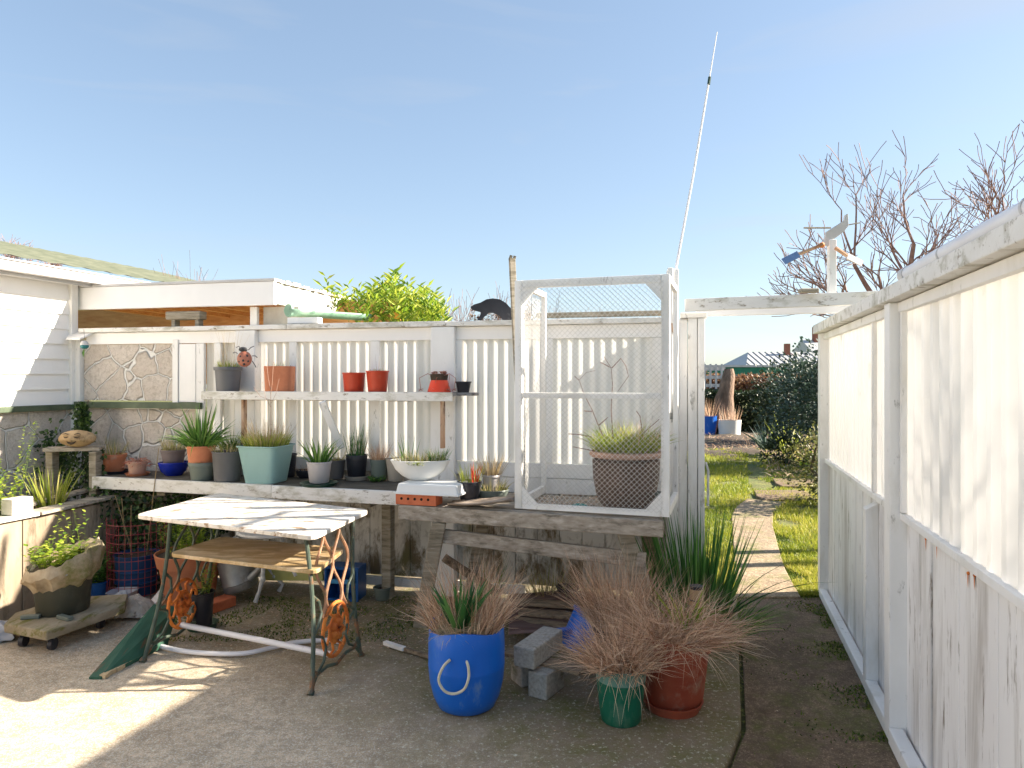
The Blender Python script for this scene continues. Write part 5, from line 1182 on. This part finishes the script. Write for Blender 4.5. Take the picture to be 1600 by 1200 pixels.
# concrete blocks and boards
def blk(label, p0, p1, wd, h, zb, mat=CONC):
    s = MB(); s.beam(V(p0.x,p0.y,zb+h/2), V(p1.x,p1.y,zb+h/2), wd, h); return tag(s.build('concrete_block', mat, None, bevel=.008), label, 'block', 'rough concrete blocks by the blue barrel')
f0 = onz(852,1092,0)
blk('short upright concrete block under the end of the plank', V(f0.x-.04,f0.y,0), V(f0.x+.06,f0.y+.16,0), .105, .125, 0)
blk('mossy concrete block low in the shade behind the blue barrel', onz(806,1075,0)+V(0,.05,0), onz(842,1068,0)+V(0,.06,0), .12, .10, 0)
o = MB().beam(onz(792,1020,.135)+V(0,.02,0), onz(912,1052,.135)+V(0,.02,0), .08, .02).build('plank', BROWNW, None, bevel=.003); tag(o, 'thin brown plank resting across the concrete blocks', 'plank')
q = onz(818,1046,.15); blk('long concrete block lying on the plank beside the blue barrel', V(q.x,q.y+.02,0), V(q.x+.16,q.y+.30,0), .115, .10, .148)
o = heightfield(-.02, .55, 4.0, 4.72, 60, 8, lambda x, y: .10+.010*math.sin(y*0+(y*18+x*2)*2*math.pi*.9/1.2)+.03*(y-4)).build('corrugated_iron', TIN, None, smooth=True); tag(o, 'rusty brown sheet of corrugated iron lying under the trestle bench', 'sheet')
md = o.modifiers.new('s', 'SOLIDIFY'); md.thickness = .003
for i, (x0, y0, x1, y1) in enumerate(((806,940,930,948), (812,956,936,966), (800,968,925,985))):
    z_ = .15-.03*i; o = MB().beam(onz(x0,y0,z_), onz(x1,y1,z_), .085, .022).build('old_board', BROWNW, None, bevel=.003); tag(o, ('dark board at the back of the stack of old boards under the bench', 'dark board in the middle of the stack of old boards under the bench', 'split board at the front of the stack of old boards under the bench')[i], 'board', 'old boards stacked under the bench')
# tipped blue tub
bt_ = thing('tipped_blue_tub', 'blue plastic tub lying tipped over behind the brown grasses', 'tub', onz(905,1045,0))
axx = V(.55,.25,.75).normalized(); Mx = axx.to_track_quat('Z','Y').to_matrix(); q = at(900,1022,3.85)
MB().lathe([(1e-4,0),(.10,0),(.11,.01),(.14,.20),(.15,.20),(.15,.215),(.135,.21),(.10,.02)], q, 36, Mx).build('tub_body', PBLUE, bt_, smooth=True)
MB().beam(at(868,991,3.8), at(905,986,3.85), .05, .05).build('tub_handle', PBLUE, bt_, bevel=.006)
# green pot
Yg = onz(966,1142,0).y+.105; cxg = (970-800)*Yg/F
gpn = thing('green_planter', 'emerald green plastic pot with a faded rim, full of sprawling brown grass', 'planter', (cxg,Yg,0))
rt = .118; hh = .255
MB().lathe([(1e-4,0),(.084,0),(.090,.008),(.096,.05),(rt-.006,hh-.065)], (cxg,Yg,0), 44).build('pot', PGRN, gpn, smooth=True)
MB().lathe([(rt-.006,hh-.064),(rt-.001,hh-.02),(rt+.006,hh-.012),(rt+.006,hh),(rt-.005,hh),(rt-.01,hh-.03)], (cxg,Yg,0), 44).build('faded_rim', PGRNL, gpn, smooth=True)
MB().lathe([(1e-4,hh-.03),(rt-.01,hh-.035)], (cxg,Yg,0), 30).build('soil', SOIL, gpn)
m = MB(); cG = V(cxg,Yg,hh-.03)
for _ in range(1150):
    a = R.uniform(0,6.28); q_ = R.random()**.5; x = math.cos(a)*q_; y = math.sin(a)*q_
    m.blade(cG+V(x*.10,y*.10,.0), (x*1.1-.25+R.gauss(0,.3), y*.7+R.gauss(0,.25), .75), R.uniform(.10,.32), .0030, .45, R.random()**.85, 5, kink=.2)
for _ in range(14): m.blade(cG+V(R.uniform(-.1,.1),-.09,.02), (R.uniform(-1.2,.8), -1, .1), R.uniform(.15,.3), .0026, 1.6, .8, 4)
for _ in range(420):
    b = R.uniform(0,6.28); q_ = R.random()**.5; m.blade(cG+V(math.cos(b)*q_*.13, math.sin(b)*q_*.13, R.uniform(0,.10)), (R.gauss(0,1),R.gauss(0,1),R.gauss(.1,.35)), R.uniform(.05,.16), R.choice([.0025,.004,.005]), .6, R.random(), 3, kink=.3)
m.build('sprawling_grass', DRY, gpn)
# big terracotta pot
Yr = onz(1052,1122,0).y+.15; cxr = (1054-800)*Yr/F
saucer('dark red saucer under the big red-brown pot', TERRAR, 1003, 1098, 1128, z=0, h=.045)
rp_ = thing('red_planter', 'big red-brown terracotta pot of sprawling brown grass, right of the green pot', 'planter', (cxr,Yr,.012))
MB().lathe([(1e-4,0),(.125,0),(.13,.01),(.160,.26),(.172,.262),(.176,.33),(.165,.33),(.16,.28)], (cxr,Yr,.012), 44).build('pot', TERRAR, rp_, smooth=True)
MB().lathe([(1e-4,.29),(.16,.285)], (cxr,Yr,.012), 30).build('soil', SOIL, rp_)
m = MB(); cR = V(cxr,Yr,.30)
for _ in range(1500):
    a = R.uniform(0,6.28); q_ = R.random()**.5; x = math.cos(a)*q_; y = math.sin(a)*q_
    k = R.random()
    d_ = (x*1.5+.55+R.gauss(0,.25), y*.7-.2+R.gauss(0,.25), .62) if k < .72 else (x*1.1-.7+R.gauss(0,.3), y-.2, .5)
    m.blade(cR+V(x*.15,y*.15,.0), d_, R.uniform(.12,.38), .0030, .35, R.random()**.85, 5, kink=.2)
for _ in range(16): m.blade(cR+V(R.uniform(-.12,.12),-.14,.02), (R.uniform(-.9,1), -1, .1), R.uniform(.18,.3), .0026, 1.4, .8, 4)
for _ in range(600):
    b = R.uniform(0,6.28); q_ = R.random()**.5; m.blade(cR+V(math.cos(b)*q_*.19+.05, math.sin(b)*q_*.17, R.uniform(0,.12)), (R.gauss(0,1),R.gauss(0,1),R.gauss(.1,.35)), R.uniform(.05,.18), R.choice([.0025,.004,.005]), .6, R.random(), 3, kink=.3)
m.build('sprawling_grass', DRY, rp_)
m = MB(); tuft(m, cR+V(.05,.02,.06), .06, 26, (.10,.18), .012, .6, 1.4, 5); m.build('pale_green_blades', LGRN, rp_)
# brown upright grass clump behind
q = V((965-800)*3.75/F, 3.75, 0)
bgp = thing('brown_grass_pot', 'black pot of tall upright brown grass behind the green pot', 'potted plant', (q.x,q.y,0))
MB().lathe(potprof(.11,.14,.24), (q.x,q.y,0), 30).build('pot', PBLK, bgp, smooth=True)
MB().lathe([(1e-4,.22),(.125,.215)], (q.x,q.y,0), 30).build('soil', SOIL, bgp)
m = MB()
for _ in range(900):
    a = R.uniform(0,6.28); q_ = R.random()**.5; x = math.cos(a)*q_; y = math.sin(a)*q_
    m.blade(q+V(x*.12,y*.12,.21), (x*.6-.12+R.gauss(0,.14), y*.5+R.gauss(0,.14), 1), R.uniform(.2,.48), .0030, .35, R.random()**.85, 5, kink=.13)
for _ in range(350):
    b = R.uniform(0,6.28); q_ = R.random()**.5; m.blade(q+V(math.cos(b)*q_*.16, math.sin(b)*q_*.15, R.uniform(.2,.42)), (R.gauss(0,1),R.gauss(0,1),R.gauss(.4,.5)), R.uniform(.05,.16), R.choice([.0025,.004]), .6, R.random(), 3, kink=.3)
m.build('upright_grass', DRY, bgp)
# tall green clump
tg_ = thing('green_clump', 'tall clump of dark green strappy leaves growing at the foot of the gate post', 'plant', (1.12,4.28,0))
m = MB()
for _ in range(420):
    a = R.uniform(0,6.28); q_ = R.random()**.5; x = math.cos(a)*q_; y = math.sin(a)*q_
    m.blade(V(1.10+x*.13,4.22+y*.12,0), (x*.30-.02+R.gauss(0,.05), y*.3+R.gauss(0,.06), 1), R.uniform(.4,.84), .014, .22, R.random(), 6)
m.build('strap_leaves', GRN2, tg_)
m = MB()
for _ in range(260):
    a = R.uniform(0,6.28); x = math.cos(a); y = math.sin(a)
    m.blade(V(1.16+x*.15,4.18+y*.14,0), (x*.6+.08+R.gauss(0,.15), y*.6-.1+R.gauss(0,.15), 1), R.uniform(.25,.45), .007, .8, R.random(), 5)
m.build('thin_leaves', GRN, tg_)
m = MB()
for _ in range(5): m.blade(V(1.2,4.2,.05), (R.uniform(.3,1.0), R.uniform(-.5,.1), 1), R.uniform(.6,.8), .008, .9, .1, 6)
m.build('arching_leaves', DGRN, tg_)
# weeds by the lower fence boards
for i, (px, n_, lab, mt) in enumerate(((858,160,'clump of brown-green weeds against the back fence under the trestle bench',DRYG), (765,50,'thin curling weeds against the back fence beside the loose beam',GRN), (905,30,'small green weeds at the fence foot behind the boards',GRN))):
    q = BF.p(S(px), .12, 0); t = thing('weeds', lab, 'weeds', q); tuft(MB(), q, .09, n_, (.12,.30), .005, .4, 1.0, 4).build('stalks', mt, t)
t = pot('upturned_pot', 'black pot half hidden against the fence behind the boards', 'pot', PBLK, (868,906), (874,900), 908, 925, 0, Yc=4.72, style='lip', h=.16)
# bamboo light
bl = thing('bamboo_garden_light', 'bamboo stick garden light with a brass and black cap in the brown grass', 'garden light', at(1088,1000,3.7))
q = at(1088,0,3.7); z0 = zy(915,3.7)
MB().rod([(q.x-.02,q.y,0), (q.x-.004,q.y,z0-.07)], True, .031, 18).build('bamboo_tube', BAMBOO, bl, smooth=True)
MB().rod([(q.x-.004,q.y,z0-.07), (q.x,q.y,z0-.015)], True, .033, 18).build('brass_band', surf('dull_brass', (.5,.33,.15), (.65,.48,.28), 5, .4, metal=.5), bl, smooth=True)
MB().rod([(q.x,q.y,z0-.016), (q.x,q.y,z0)], True, .034, 18).build('black_cap', PBLK, bl, smooth=True)
MB().rod([(q.x-.004,q.y,z0-.076), (q.x-.004,q.y,z0-.070)], True, .034, 18).build('black_ring', PBLK, bl, smooth=True)
# ------------------------------------------------------------------ things on the fence top
ct_ = thing('animal_cutout', 'black painted animal silhouette climbing along the fence cap', 'ornament', at(770,501,5.02))
ol = [(735,481),(741,477),(751,474),(760,469),(770,467.5),(781,469),(791,475),(799,484),(802,493),(800,501),(790,502),(784,500),(781,495),(771,490),(764,490),(757,496),(752,502),(746,501),(750,494),(752,489),(744,487),(738,485)]
MB().slab([((x-770)*5.02/F, (501-y)*5.02/F) for x, y in ol][::-1], at(770,500,5.0), (1,0,0), (0,0,1), (0,1,0), .018).build('silhouette', CATM, ct_)
gtr = thing('green_trough', 'pale green plastic gutter trough lying along the fence cap', 'trough', at(510,500,5.5))
s = MB(); A = at(450,489,5.38); B_ = at(574,497,6.0); d = (B_-A).normalized(); sd = d.cross(V(0,0,1)).normalized(); nn_ = 12; 
for i in range(9):
    p_ = A.lerp(B_, i/8)
    for k in range(nn_+1):
        a = math.pi*k/nn_; s.v.append(tuple(p_+sd*math.cos(a)*.055-V(0,0,1)*math.sin(a)*.055+V(0,0,.03)))
for i in range(8):
    for k in range(nn_): a = i*(nn_+1)+k; s.f.append((a, a+1, a+nn_+2, a+nn_+1))
o = s.build('channel', GRNTR, gtr, smooth=True); md = o.modifiers.new('s', 'SOLIDIFY'); md.thickness = .005
MB().rod([A+V(0,0,.02), A+V(0,0,.02)+d*.02], True, .05, 16).build('end_cap', GRNTR, gtr, smooth=True)
o = MB().obox(BF, S(452), S(500), -.04, .03, 1.968, 2.012).build('foam_block', FOAM, None, bevel=.004); tag(o, 'small white foam block lying on the fence cap below the green trough', 'block')
o = MB().beam(BF.p(S(835),-.09,2.0), BF.p(S(1040),-.09,2.0), .06, .035).build('dark_pole', GREYW, None, bevel=.006); tag(o, 'dark weathered rail lying along the fence cap behind the cage', 'rail')
# citrus bush behind the fence
cbh = thing('citrus_bush', 'bright yellow-green citrus bush rising behind the back fence', 'bush', (-.98,6.5,0))
m = MB()
def sprig(m, p, d, L, leaf):
    d = Vector(d).normalized(); p = Vector(p); k = int(L/.032); m.blade(p, d, L, .004, .1, .2, 3)
    for i in range(k):
        q = p+d*L*(i+1)/k; b = i*2.4+R.uniform(-.4,.4); m.leaf(q, (math.cos(b)*.8, math.sin(b)*.8, .55), leaf*R.uniform(.7,1.25), leaf*.26, R.random(), (R.uniform(-.6,.6), -1, .5))
for _ in range(300):
    u_ = R.random(); px = 560+u_*130; Y = R.uniform(5.9,6.9); top = 455+12*math.sin(px*.09)+max(0,(px-640))*.62
    base = at(px, R.uniform(top+12, 530), Y); sprig(m, base, (R.gauss(0,.4), R.gauss(0,.4), 1), R.uniform(.10,.24), .10)
for _ in range(26):
    px = R.uniform(508,552); base = at(px, R.uniform(468,500)+(.0 if px < 530 else 8), R.uniform(6.3,6.6)); sprig(m, base, (R.gauss(0,.3), R.gauss(0,.3), 1), R.uniform(.12,.2), .10)
sprig(m, at(522,485,6.4), (-.25,0,1), .32, .10)
m.build('leaves', LGRN, cbh)
s = MB()
for k in range(12): a = at(R.uniform(515,680),560,6.5); s.rod([(-.98+R.uniform(-.3,.3),6.5,0), a, at(R.uniform(520,680),R.uniform(470,500),6.5)], False, [.02,.008,.003], 5)
s.build('stem', BARK, cbh)
MB().ico(at(620,493,5.95), .032, 12, 8).build('orange_fruit', surf('orange_fruit_peel', (.8,.3,.03), (.9,.4,.05), 6, .4), cbh, smooth=True)
# twiggy shrubs behind the fence
for i, (x0, x1, ytop, Y, lab, mt) in enumerate(((675,835,462,7.2,'bare twiggy pinkish shrub behind the black animal cutout',TWIG), (262,330,428,8.5,'tangle of bare vine twigs above the lean-to roof',TWIG), (835,1030,492,7.4,'low bare twigs showing over the fence cap behind the cage',TWIG))):
    t = thing('bare_shrub', lab, 'shrub', at((x0+x1)/2,592,Y)*1.0-V(0,0,1.55)); s = MB()
    for k in range(46 if i == 0 else 26):
        px = R.uniform(x0,x1); a = at(px,540,Y); branch(s, a, (R.gauss(0,.3),R.gauss(0,.2),1), (540-ytop-R.uniform(0,30))*Y/F*.75, .004, 1, .5, .1, .0018)
    s.build('twigs', mt, t)
    if i == 0:
        m = MB()
        for _ in range(500): m.leaf(at(R.uniform(735,830),R.gauss(498,9),7.1), (R.gauss(0,1),R.gauss(0,1),R.gauss(0,1)), .035, .02, R.random())
        m.build('leaves', REDL, t)
for (px, py, lab) in ((12,378,'faint bare treetop just above the house roof at the left edge'), (76,402,'small bare treetop above the house roof, right of the first')):
    Y = 16; t = thing('far_tree', lab, 'tree', (at(px,0,Y).x, Y, 0)); s = MB()
    s.rod([(at(px,0,Y).x,Y,0), at(px,440,Y)], False, [.15,.05], 6); s.build('trunk', BARK, t); s = MB()
    for k in range(9): branch(s, at(px,440,Y), (R.gauss(0,.5),R.gauss(0,.3),1), (440-py)*Y/F*.55, .012, 2, .6, .1, .004)
    s.build('bare_crown', TWIG, t)
# ------------------------------------------------------------------ bare trees at the right
def tree(x, y, lab, stems, trunk_h, seed, r0=.07):
    R.seed(seed); t = thing('bare_tree', lab, 'tree', (x,y,-.03)); s = MB(); s.rod([(x,y,-.05),(x+.03,y,trunk_h*.5),(x,y,trunk_h)], True, [r0*1.2,r0,r0*.9], 10); s.build('trunk', BARK, t, smooth=True)
    s = MB()
    for (d, L, r, dep) in stems: branch(s, (x,y,trunk_h), d, L, r, dep, .60, .12, .0034, .14)
    s.build('bare_branches', TWIG, t); return t
tree(3.62, 6.5, 'bare winter fruit tree with spreading twigs just beyond the side fence, behind the whirligig', [((-.8,-.1,.55),.72,.040,3),((-.62,.1,.9),.80,.036,3),((-.15,-.1,1),.85,.036,3),((.45,.1,1),.8,.032,3),((-.95,.0,.10),.62,.026,3),((.9,-.1,.7),.6,.026,3),((-.9,.2,.8),.62,.028,3)], 1.95, 5, .06)
tree(4.7, 6.2, 'taller bare fruit tree at the right edge, its branches rising above the side fence', [((-.1,0,1),.70,.048,3),((-.8,0,.75),.66,.042,3),((.3,0,1),.66,.042,3),((.7,.1,.9),.6,.036,3),((-.8,-.2,.4),.6,.03,3),((-.4,.2,1),.7,.036,3),((.1,-.2,1),.8,.04,3)], 2.1, 9)
tree(4.7, 2.7, 'bare tree standing out beyond the side fence towards the camera', [((-.3,.1,1),.8,.04,3),((.3,.3,1),.9,.04,3),((-.1,-.5,.8),.8,.035,3),((.1,.5,.7),.8,.035,3)], 1.95, 21)
R.seed(77)
ev = thing('added_shadow_shrub', 'unseen evergreen shrub added beyond the side fence to blotch the sunlight', 'bush', (6.2,4.4,-.05)); m = MB(); leafmass(m, (6.2,4.4,1.6), (.8,.7,1.4), 4200, .09, 4, .25); m.build('leaves', HEDGE, ev)  # added out of view so its leaves cast soft blotches of shade
MB().rod([(6.2,4.4,-.05),(6.2,4.4,1.9)], True, .06, 8).build('trunk', BARK, ev)
# ------------------------------------------------------------------ garden beyond the gate
def far_bush(name, lab, c, rad, n, leaf, mat, seed, cat='bush', shell=.35, trunk=True, grp=None):
    t = thing(name, lab, cat, (c[0],c[1],-.05), grp); m = MB(); leafmass(m, c, rad, n, leaf, seed, shell); m.build('leaves', mat, t)
    if trunk:
        s = MB()
        for k in range(5): s.rod([(c[0]+R.uniform(-.1,.1),c[1],-.05),(c[0]+R.uniform(-.4,.4)*rad[0],c[1]+R.uniform(-.3,.3)*rad[1],c[2]),(c[0]+R.uniform(-.8,.8)*rad[0],c[1],c[2]+rad[2]*.6)], False, [.04,.025,.01], 6)
        s.build('trunk', BARK, t)
    return t
far_bush('blue_green_shrub', 'big blue-green shrub on the right just past the gateway', (5.95,12.6,1.12), (1.45,1.2,1.15), 11000, .085, BLUEG, 3)
far_bush('dark_shrub', 'dark round shrub between the hedge and the big blue-green shrub', (6.9,17.2,.95), (1.1,1.0,1.1), 4200, .10, HEDGE, 8)
hd_ = thing('clipped_hedge', 'dark clipped hedge across the bottom of the garden', 'hedge', (6.5,21,-.05)); m = MB()
for _ in range(15000):
    x = R.uniform(4.8,10.5); z = R.uniform(0,1.2)+.06*noise.noise(V(x*2,0,0)); y = R.choice([20.4+R.expovariate(6), R.uniform(20.4,21.6)]); y -= .15*noise.noise(V(x*1.5,z*1.5,0)); m.leaf((x,y,z), (R.gauss(0,1),-1+R.gauss(0,.6),R.gauss(0,1)), .11, .07, min(1,max(0,.4+.5*noise.noise(V(x*3,z*3,4))+R.gauss(0,.2))), (R.gauss(0,1),R.gauss(0,1),1))
m.build('leaves', HEDGE, hd_)
rh = thing('red_leaf_hedge', 'red-brown leafy hedge behind the dark clipped hedge', 'hedge', (7,22.6,-.05)); m = MB()
for _ in range(7000):
    x = R.uniform(6,11.5); z = 1.0+R.uniform(0,.68)+.12*noise.noise(V(x*2,3,0)); m.leaf((x,22.6+R.uniform(-.5,.5),z), (R.gauss(0,1),R.gauss(0,1),R.gauss(0,1)), .12, .08, R.random(), (R.gauss(0,1),R.gauss(0,1),1))
m.build('leaves', REDL, rh)
far_bush('low_shrub', 'low green and brown shrub spilling over the lawn edge by the side fence', (4.0,8.7,.42), (.62,.7,.55), 2600, .06, fol('brown_green_leaf', (.05,.07,.015), (.16,.17,.05), (.34,.26,.12)), 12)
far_bush('low_shrub', 'leafy bright green clump in the garden bed under the big shrub', (5.55,11.2,.22), (.9,.55,.35), 1500, .07, LGRN, 14)
far_bush('low_shrub', 'dark low clump at the front of the garden bed left of the bright clump', (4.95,12.9,.25), (.45,.4,.38), 900, .07, HEDGE, 15, trunk=False)
al = thing('aloe_plant', 'pale spiky aloe standing in front of the blue-green shrub', 'plant', (5.15,14.6,-.02)); tuft(MB(), (5.3,14.6,.1), .12, 60, (.3,.6), .035, 1.0, .6, 4).build('spiky_leaves', BLUEG, al)
al = thing('flax_plant', 'yellow-green spiky flax beside the aloe', 'plant', (5.5,14.0,-.02)); tuft(MB(), (5.5,14.0,.05), .1, 50, (.4,.8), .035, .6, .6, 4).build('spiky_leaves', YGRN, al)
m = MB()
for _ in range(1600):
    y = R.uniform(11,19.5); x = y*R.uniform(.27,.47)
    if y < 15 and x/y < .36: continue
    m.blade((x,y,.0), (R.gauss(0,1),R.gauss(0,1),.8), R.uniform(.05,.22), .012, .8, R.random(), 2)
tag(m.build('dead_stalks', DRY, org=(0,0,0)), 'dead stalks and litter over the garden bed', 'litter', kind='stuff')
# trunk, tubs
tk_ = thing('tree_stump', 'thick pollarded tree trunk cut off at head height behind the white tub', 'tree trunk', (6.15,20.1,0))
MB().rod([at(1131,668,20), at(1133,640,20), at(1134,620,20), at(1136,600,20), at(1139,585,20), at(1139,576,20)], True, [.34,.25,.21,.20,.17,.12], 14).build('trunk', STUMP, tk_, smooth=True)
MB().rod([at(1122,668,20.1), at(1124,620,20.1), at(1131,600,20.1)], True, [.14,.12,.06], 8).build('side_stem', STUMP, tk_, smooth=True)
t, c, r, h = pot('blue_garden_tub', 'bright blue tub of bare twigs at the end of the lawn', 'planter', PBLUE, (1096,1120), (1098,1118), 652, 677, 0, style='lip', Yc=19.6, h=.52)
tuft(MB(), c, r, 60, (.2,.5), .012, .3, .2).build('twigs', DRY, t)
t, c, r, h = pot('white_garden_tub', 'round white tub of bare twigs at the end of the lawn', 'planter', PWHT, (1122,1157.5), (1124,1156), 652, 676, 0, style='plain', Yc=19.3, h=.43)
tuft(MB(), c, r, 60, (.15,.4), .012, .3, .2).build('twigs', DRY, t)
q = at(1119,672,19.2); MB_ = MB().rod([V(q.x-.03,19.2,.0), V(q.x+.06,19.1,.55)], True, .012, 6); tag(MB_.build('garden_stake', BRICKR), 'thin reddish stake leaning between the blue and white tubs', 'stake')
# screens and greenhouse
dfn = thing('charcoal_fence', 'dark board fence with lattice top at the end of the garden left', 'fence', (5.8,21.2,0))
s = MB(); x = 4.6
while x < 6.45: s.box(x, x+.13, 21.2, 21.23, 0, 1.25); x += .14
s.build('boards', CHARC, dfn)
s = MB()
for k in range(11): s.box(4.6+k*.17, 4.66+k*.17, 21.24, 21.26, 1.25, 2.0)
for k in range(3): s.box(4.6, 6.45, 21.27, 21.29, 1.3+k*.25, 1.4+k*.25)
s.build('lattice', GUT, dfn)
ghs = thing('shade_house', 'long low shade house with green fabric roof edge behind the garden', 'shade house', (8.5,25,0))
MB().box(4, 9.7, 24.9, 28, 1.72, 1.96).build('green_roof_edge', FABG, ghs)
MB().box(3.9, 10.0, 24.86, 28.1, 1.965, 2.04).build('roof_capping', GUT, ghs)
MB().beam((6.0,24.8,1.66), (10.4,24.8,1.62), .05, .06).build('rail', GREYW, ghs)
for k in range(12): MB().box(5.9+k*.42, 5.94+k*.42, 24.93, 24.97, 0, 1.715).build('upright', CHARC, ghs)
for k in range(11): MB().box(5.945+k*.42, 6.315+k*.42, 24.98, 25.0, 1.15, 1.55).build('window', GLASS, ghs)
nh = thing('neighbour_house', 'distant house with a pale ribbed metal hip roof and red chimney', 'house', (25,62,0))
xa, xb_, xc = at(1166,0,60).x, at(1173,0,60).x, at(1300,0,60).x
MB().box(xa+.3, xc, 60.3, 68, 0, 2.72).build('wall', surf('grey_house_wall', (.3,.33,.36), (.4,.43,.46), 2), nh)
z1 = zy(552,60)
s = MB(); s.v = [(xa,60,2.7),(xc,60,2.7),(xc,64,z1+.25),(xa+1.5,64,z1+.25),(xa,68,2.7),(xc,68,2.7)]; s.f = [(0,1,2,3),(0,3,4),(3,2,5,4)]
ro = s.build('roof', TILES, nh)
s = MB()
for k in range(18):
    x = xa+.3+k*.55; t_ = min(1,(x-xa)/1.5); s.beam((x,59.99,2.72), (x+.0 if x > xa+1.5 else x, 60+4*t_, 2.72+(z1+.25-2.7)*t_), .07, .07)
s.build('rib', surf('dark_rib', (.2,.2,.2), (.26,.26,.26), 3), ro)
q = at(1253,0,60); MB().box(q.x-.2, q.x+.2, 63, 63.5, 3.3, zy(536,62)).build('chimney', BRICKR, ro)
for k in range(3): MB().box(xa+1.2+k*1.6, xa+2.2+k*1.6, 60.27, 60.29, 1.2, 2.3).build('window', GLASS, nh)
nh2 = thing('neighbour_house', 'second distant brick-chimneyed house behind the big shrub', 'house', (32,70,0))
MB().box(30.5,36,70,76,0,4).build('wall', LIMEB, nh2); s = MB(); s.v = [(30,69.7,4),(36.5,69.7,4),(36.5,73,5.6),(30,73,5.6),(30,76.3,4),(36.5,76.3,4)]; s.f = [(0,1,2,3),(3,2,5,4),(0,3,4),(1,5,2)]; s.build('roof', TILES, nh2)
MB().box(31.1,31.9,72.4,73,4.9,6.9).build('chimney', BRICKR, nh2)
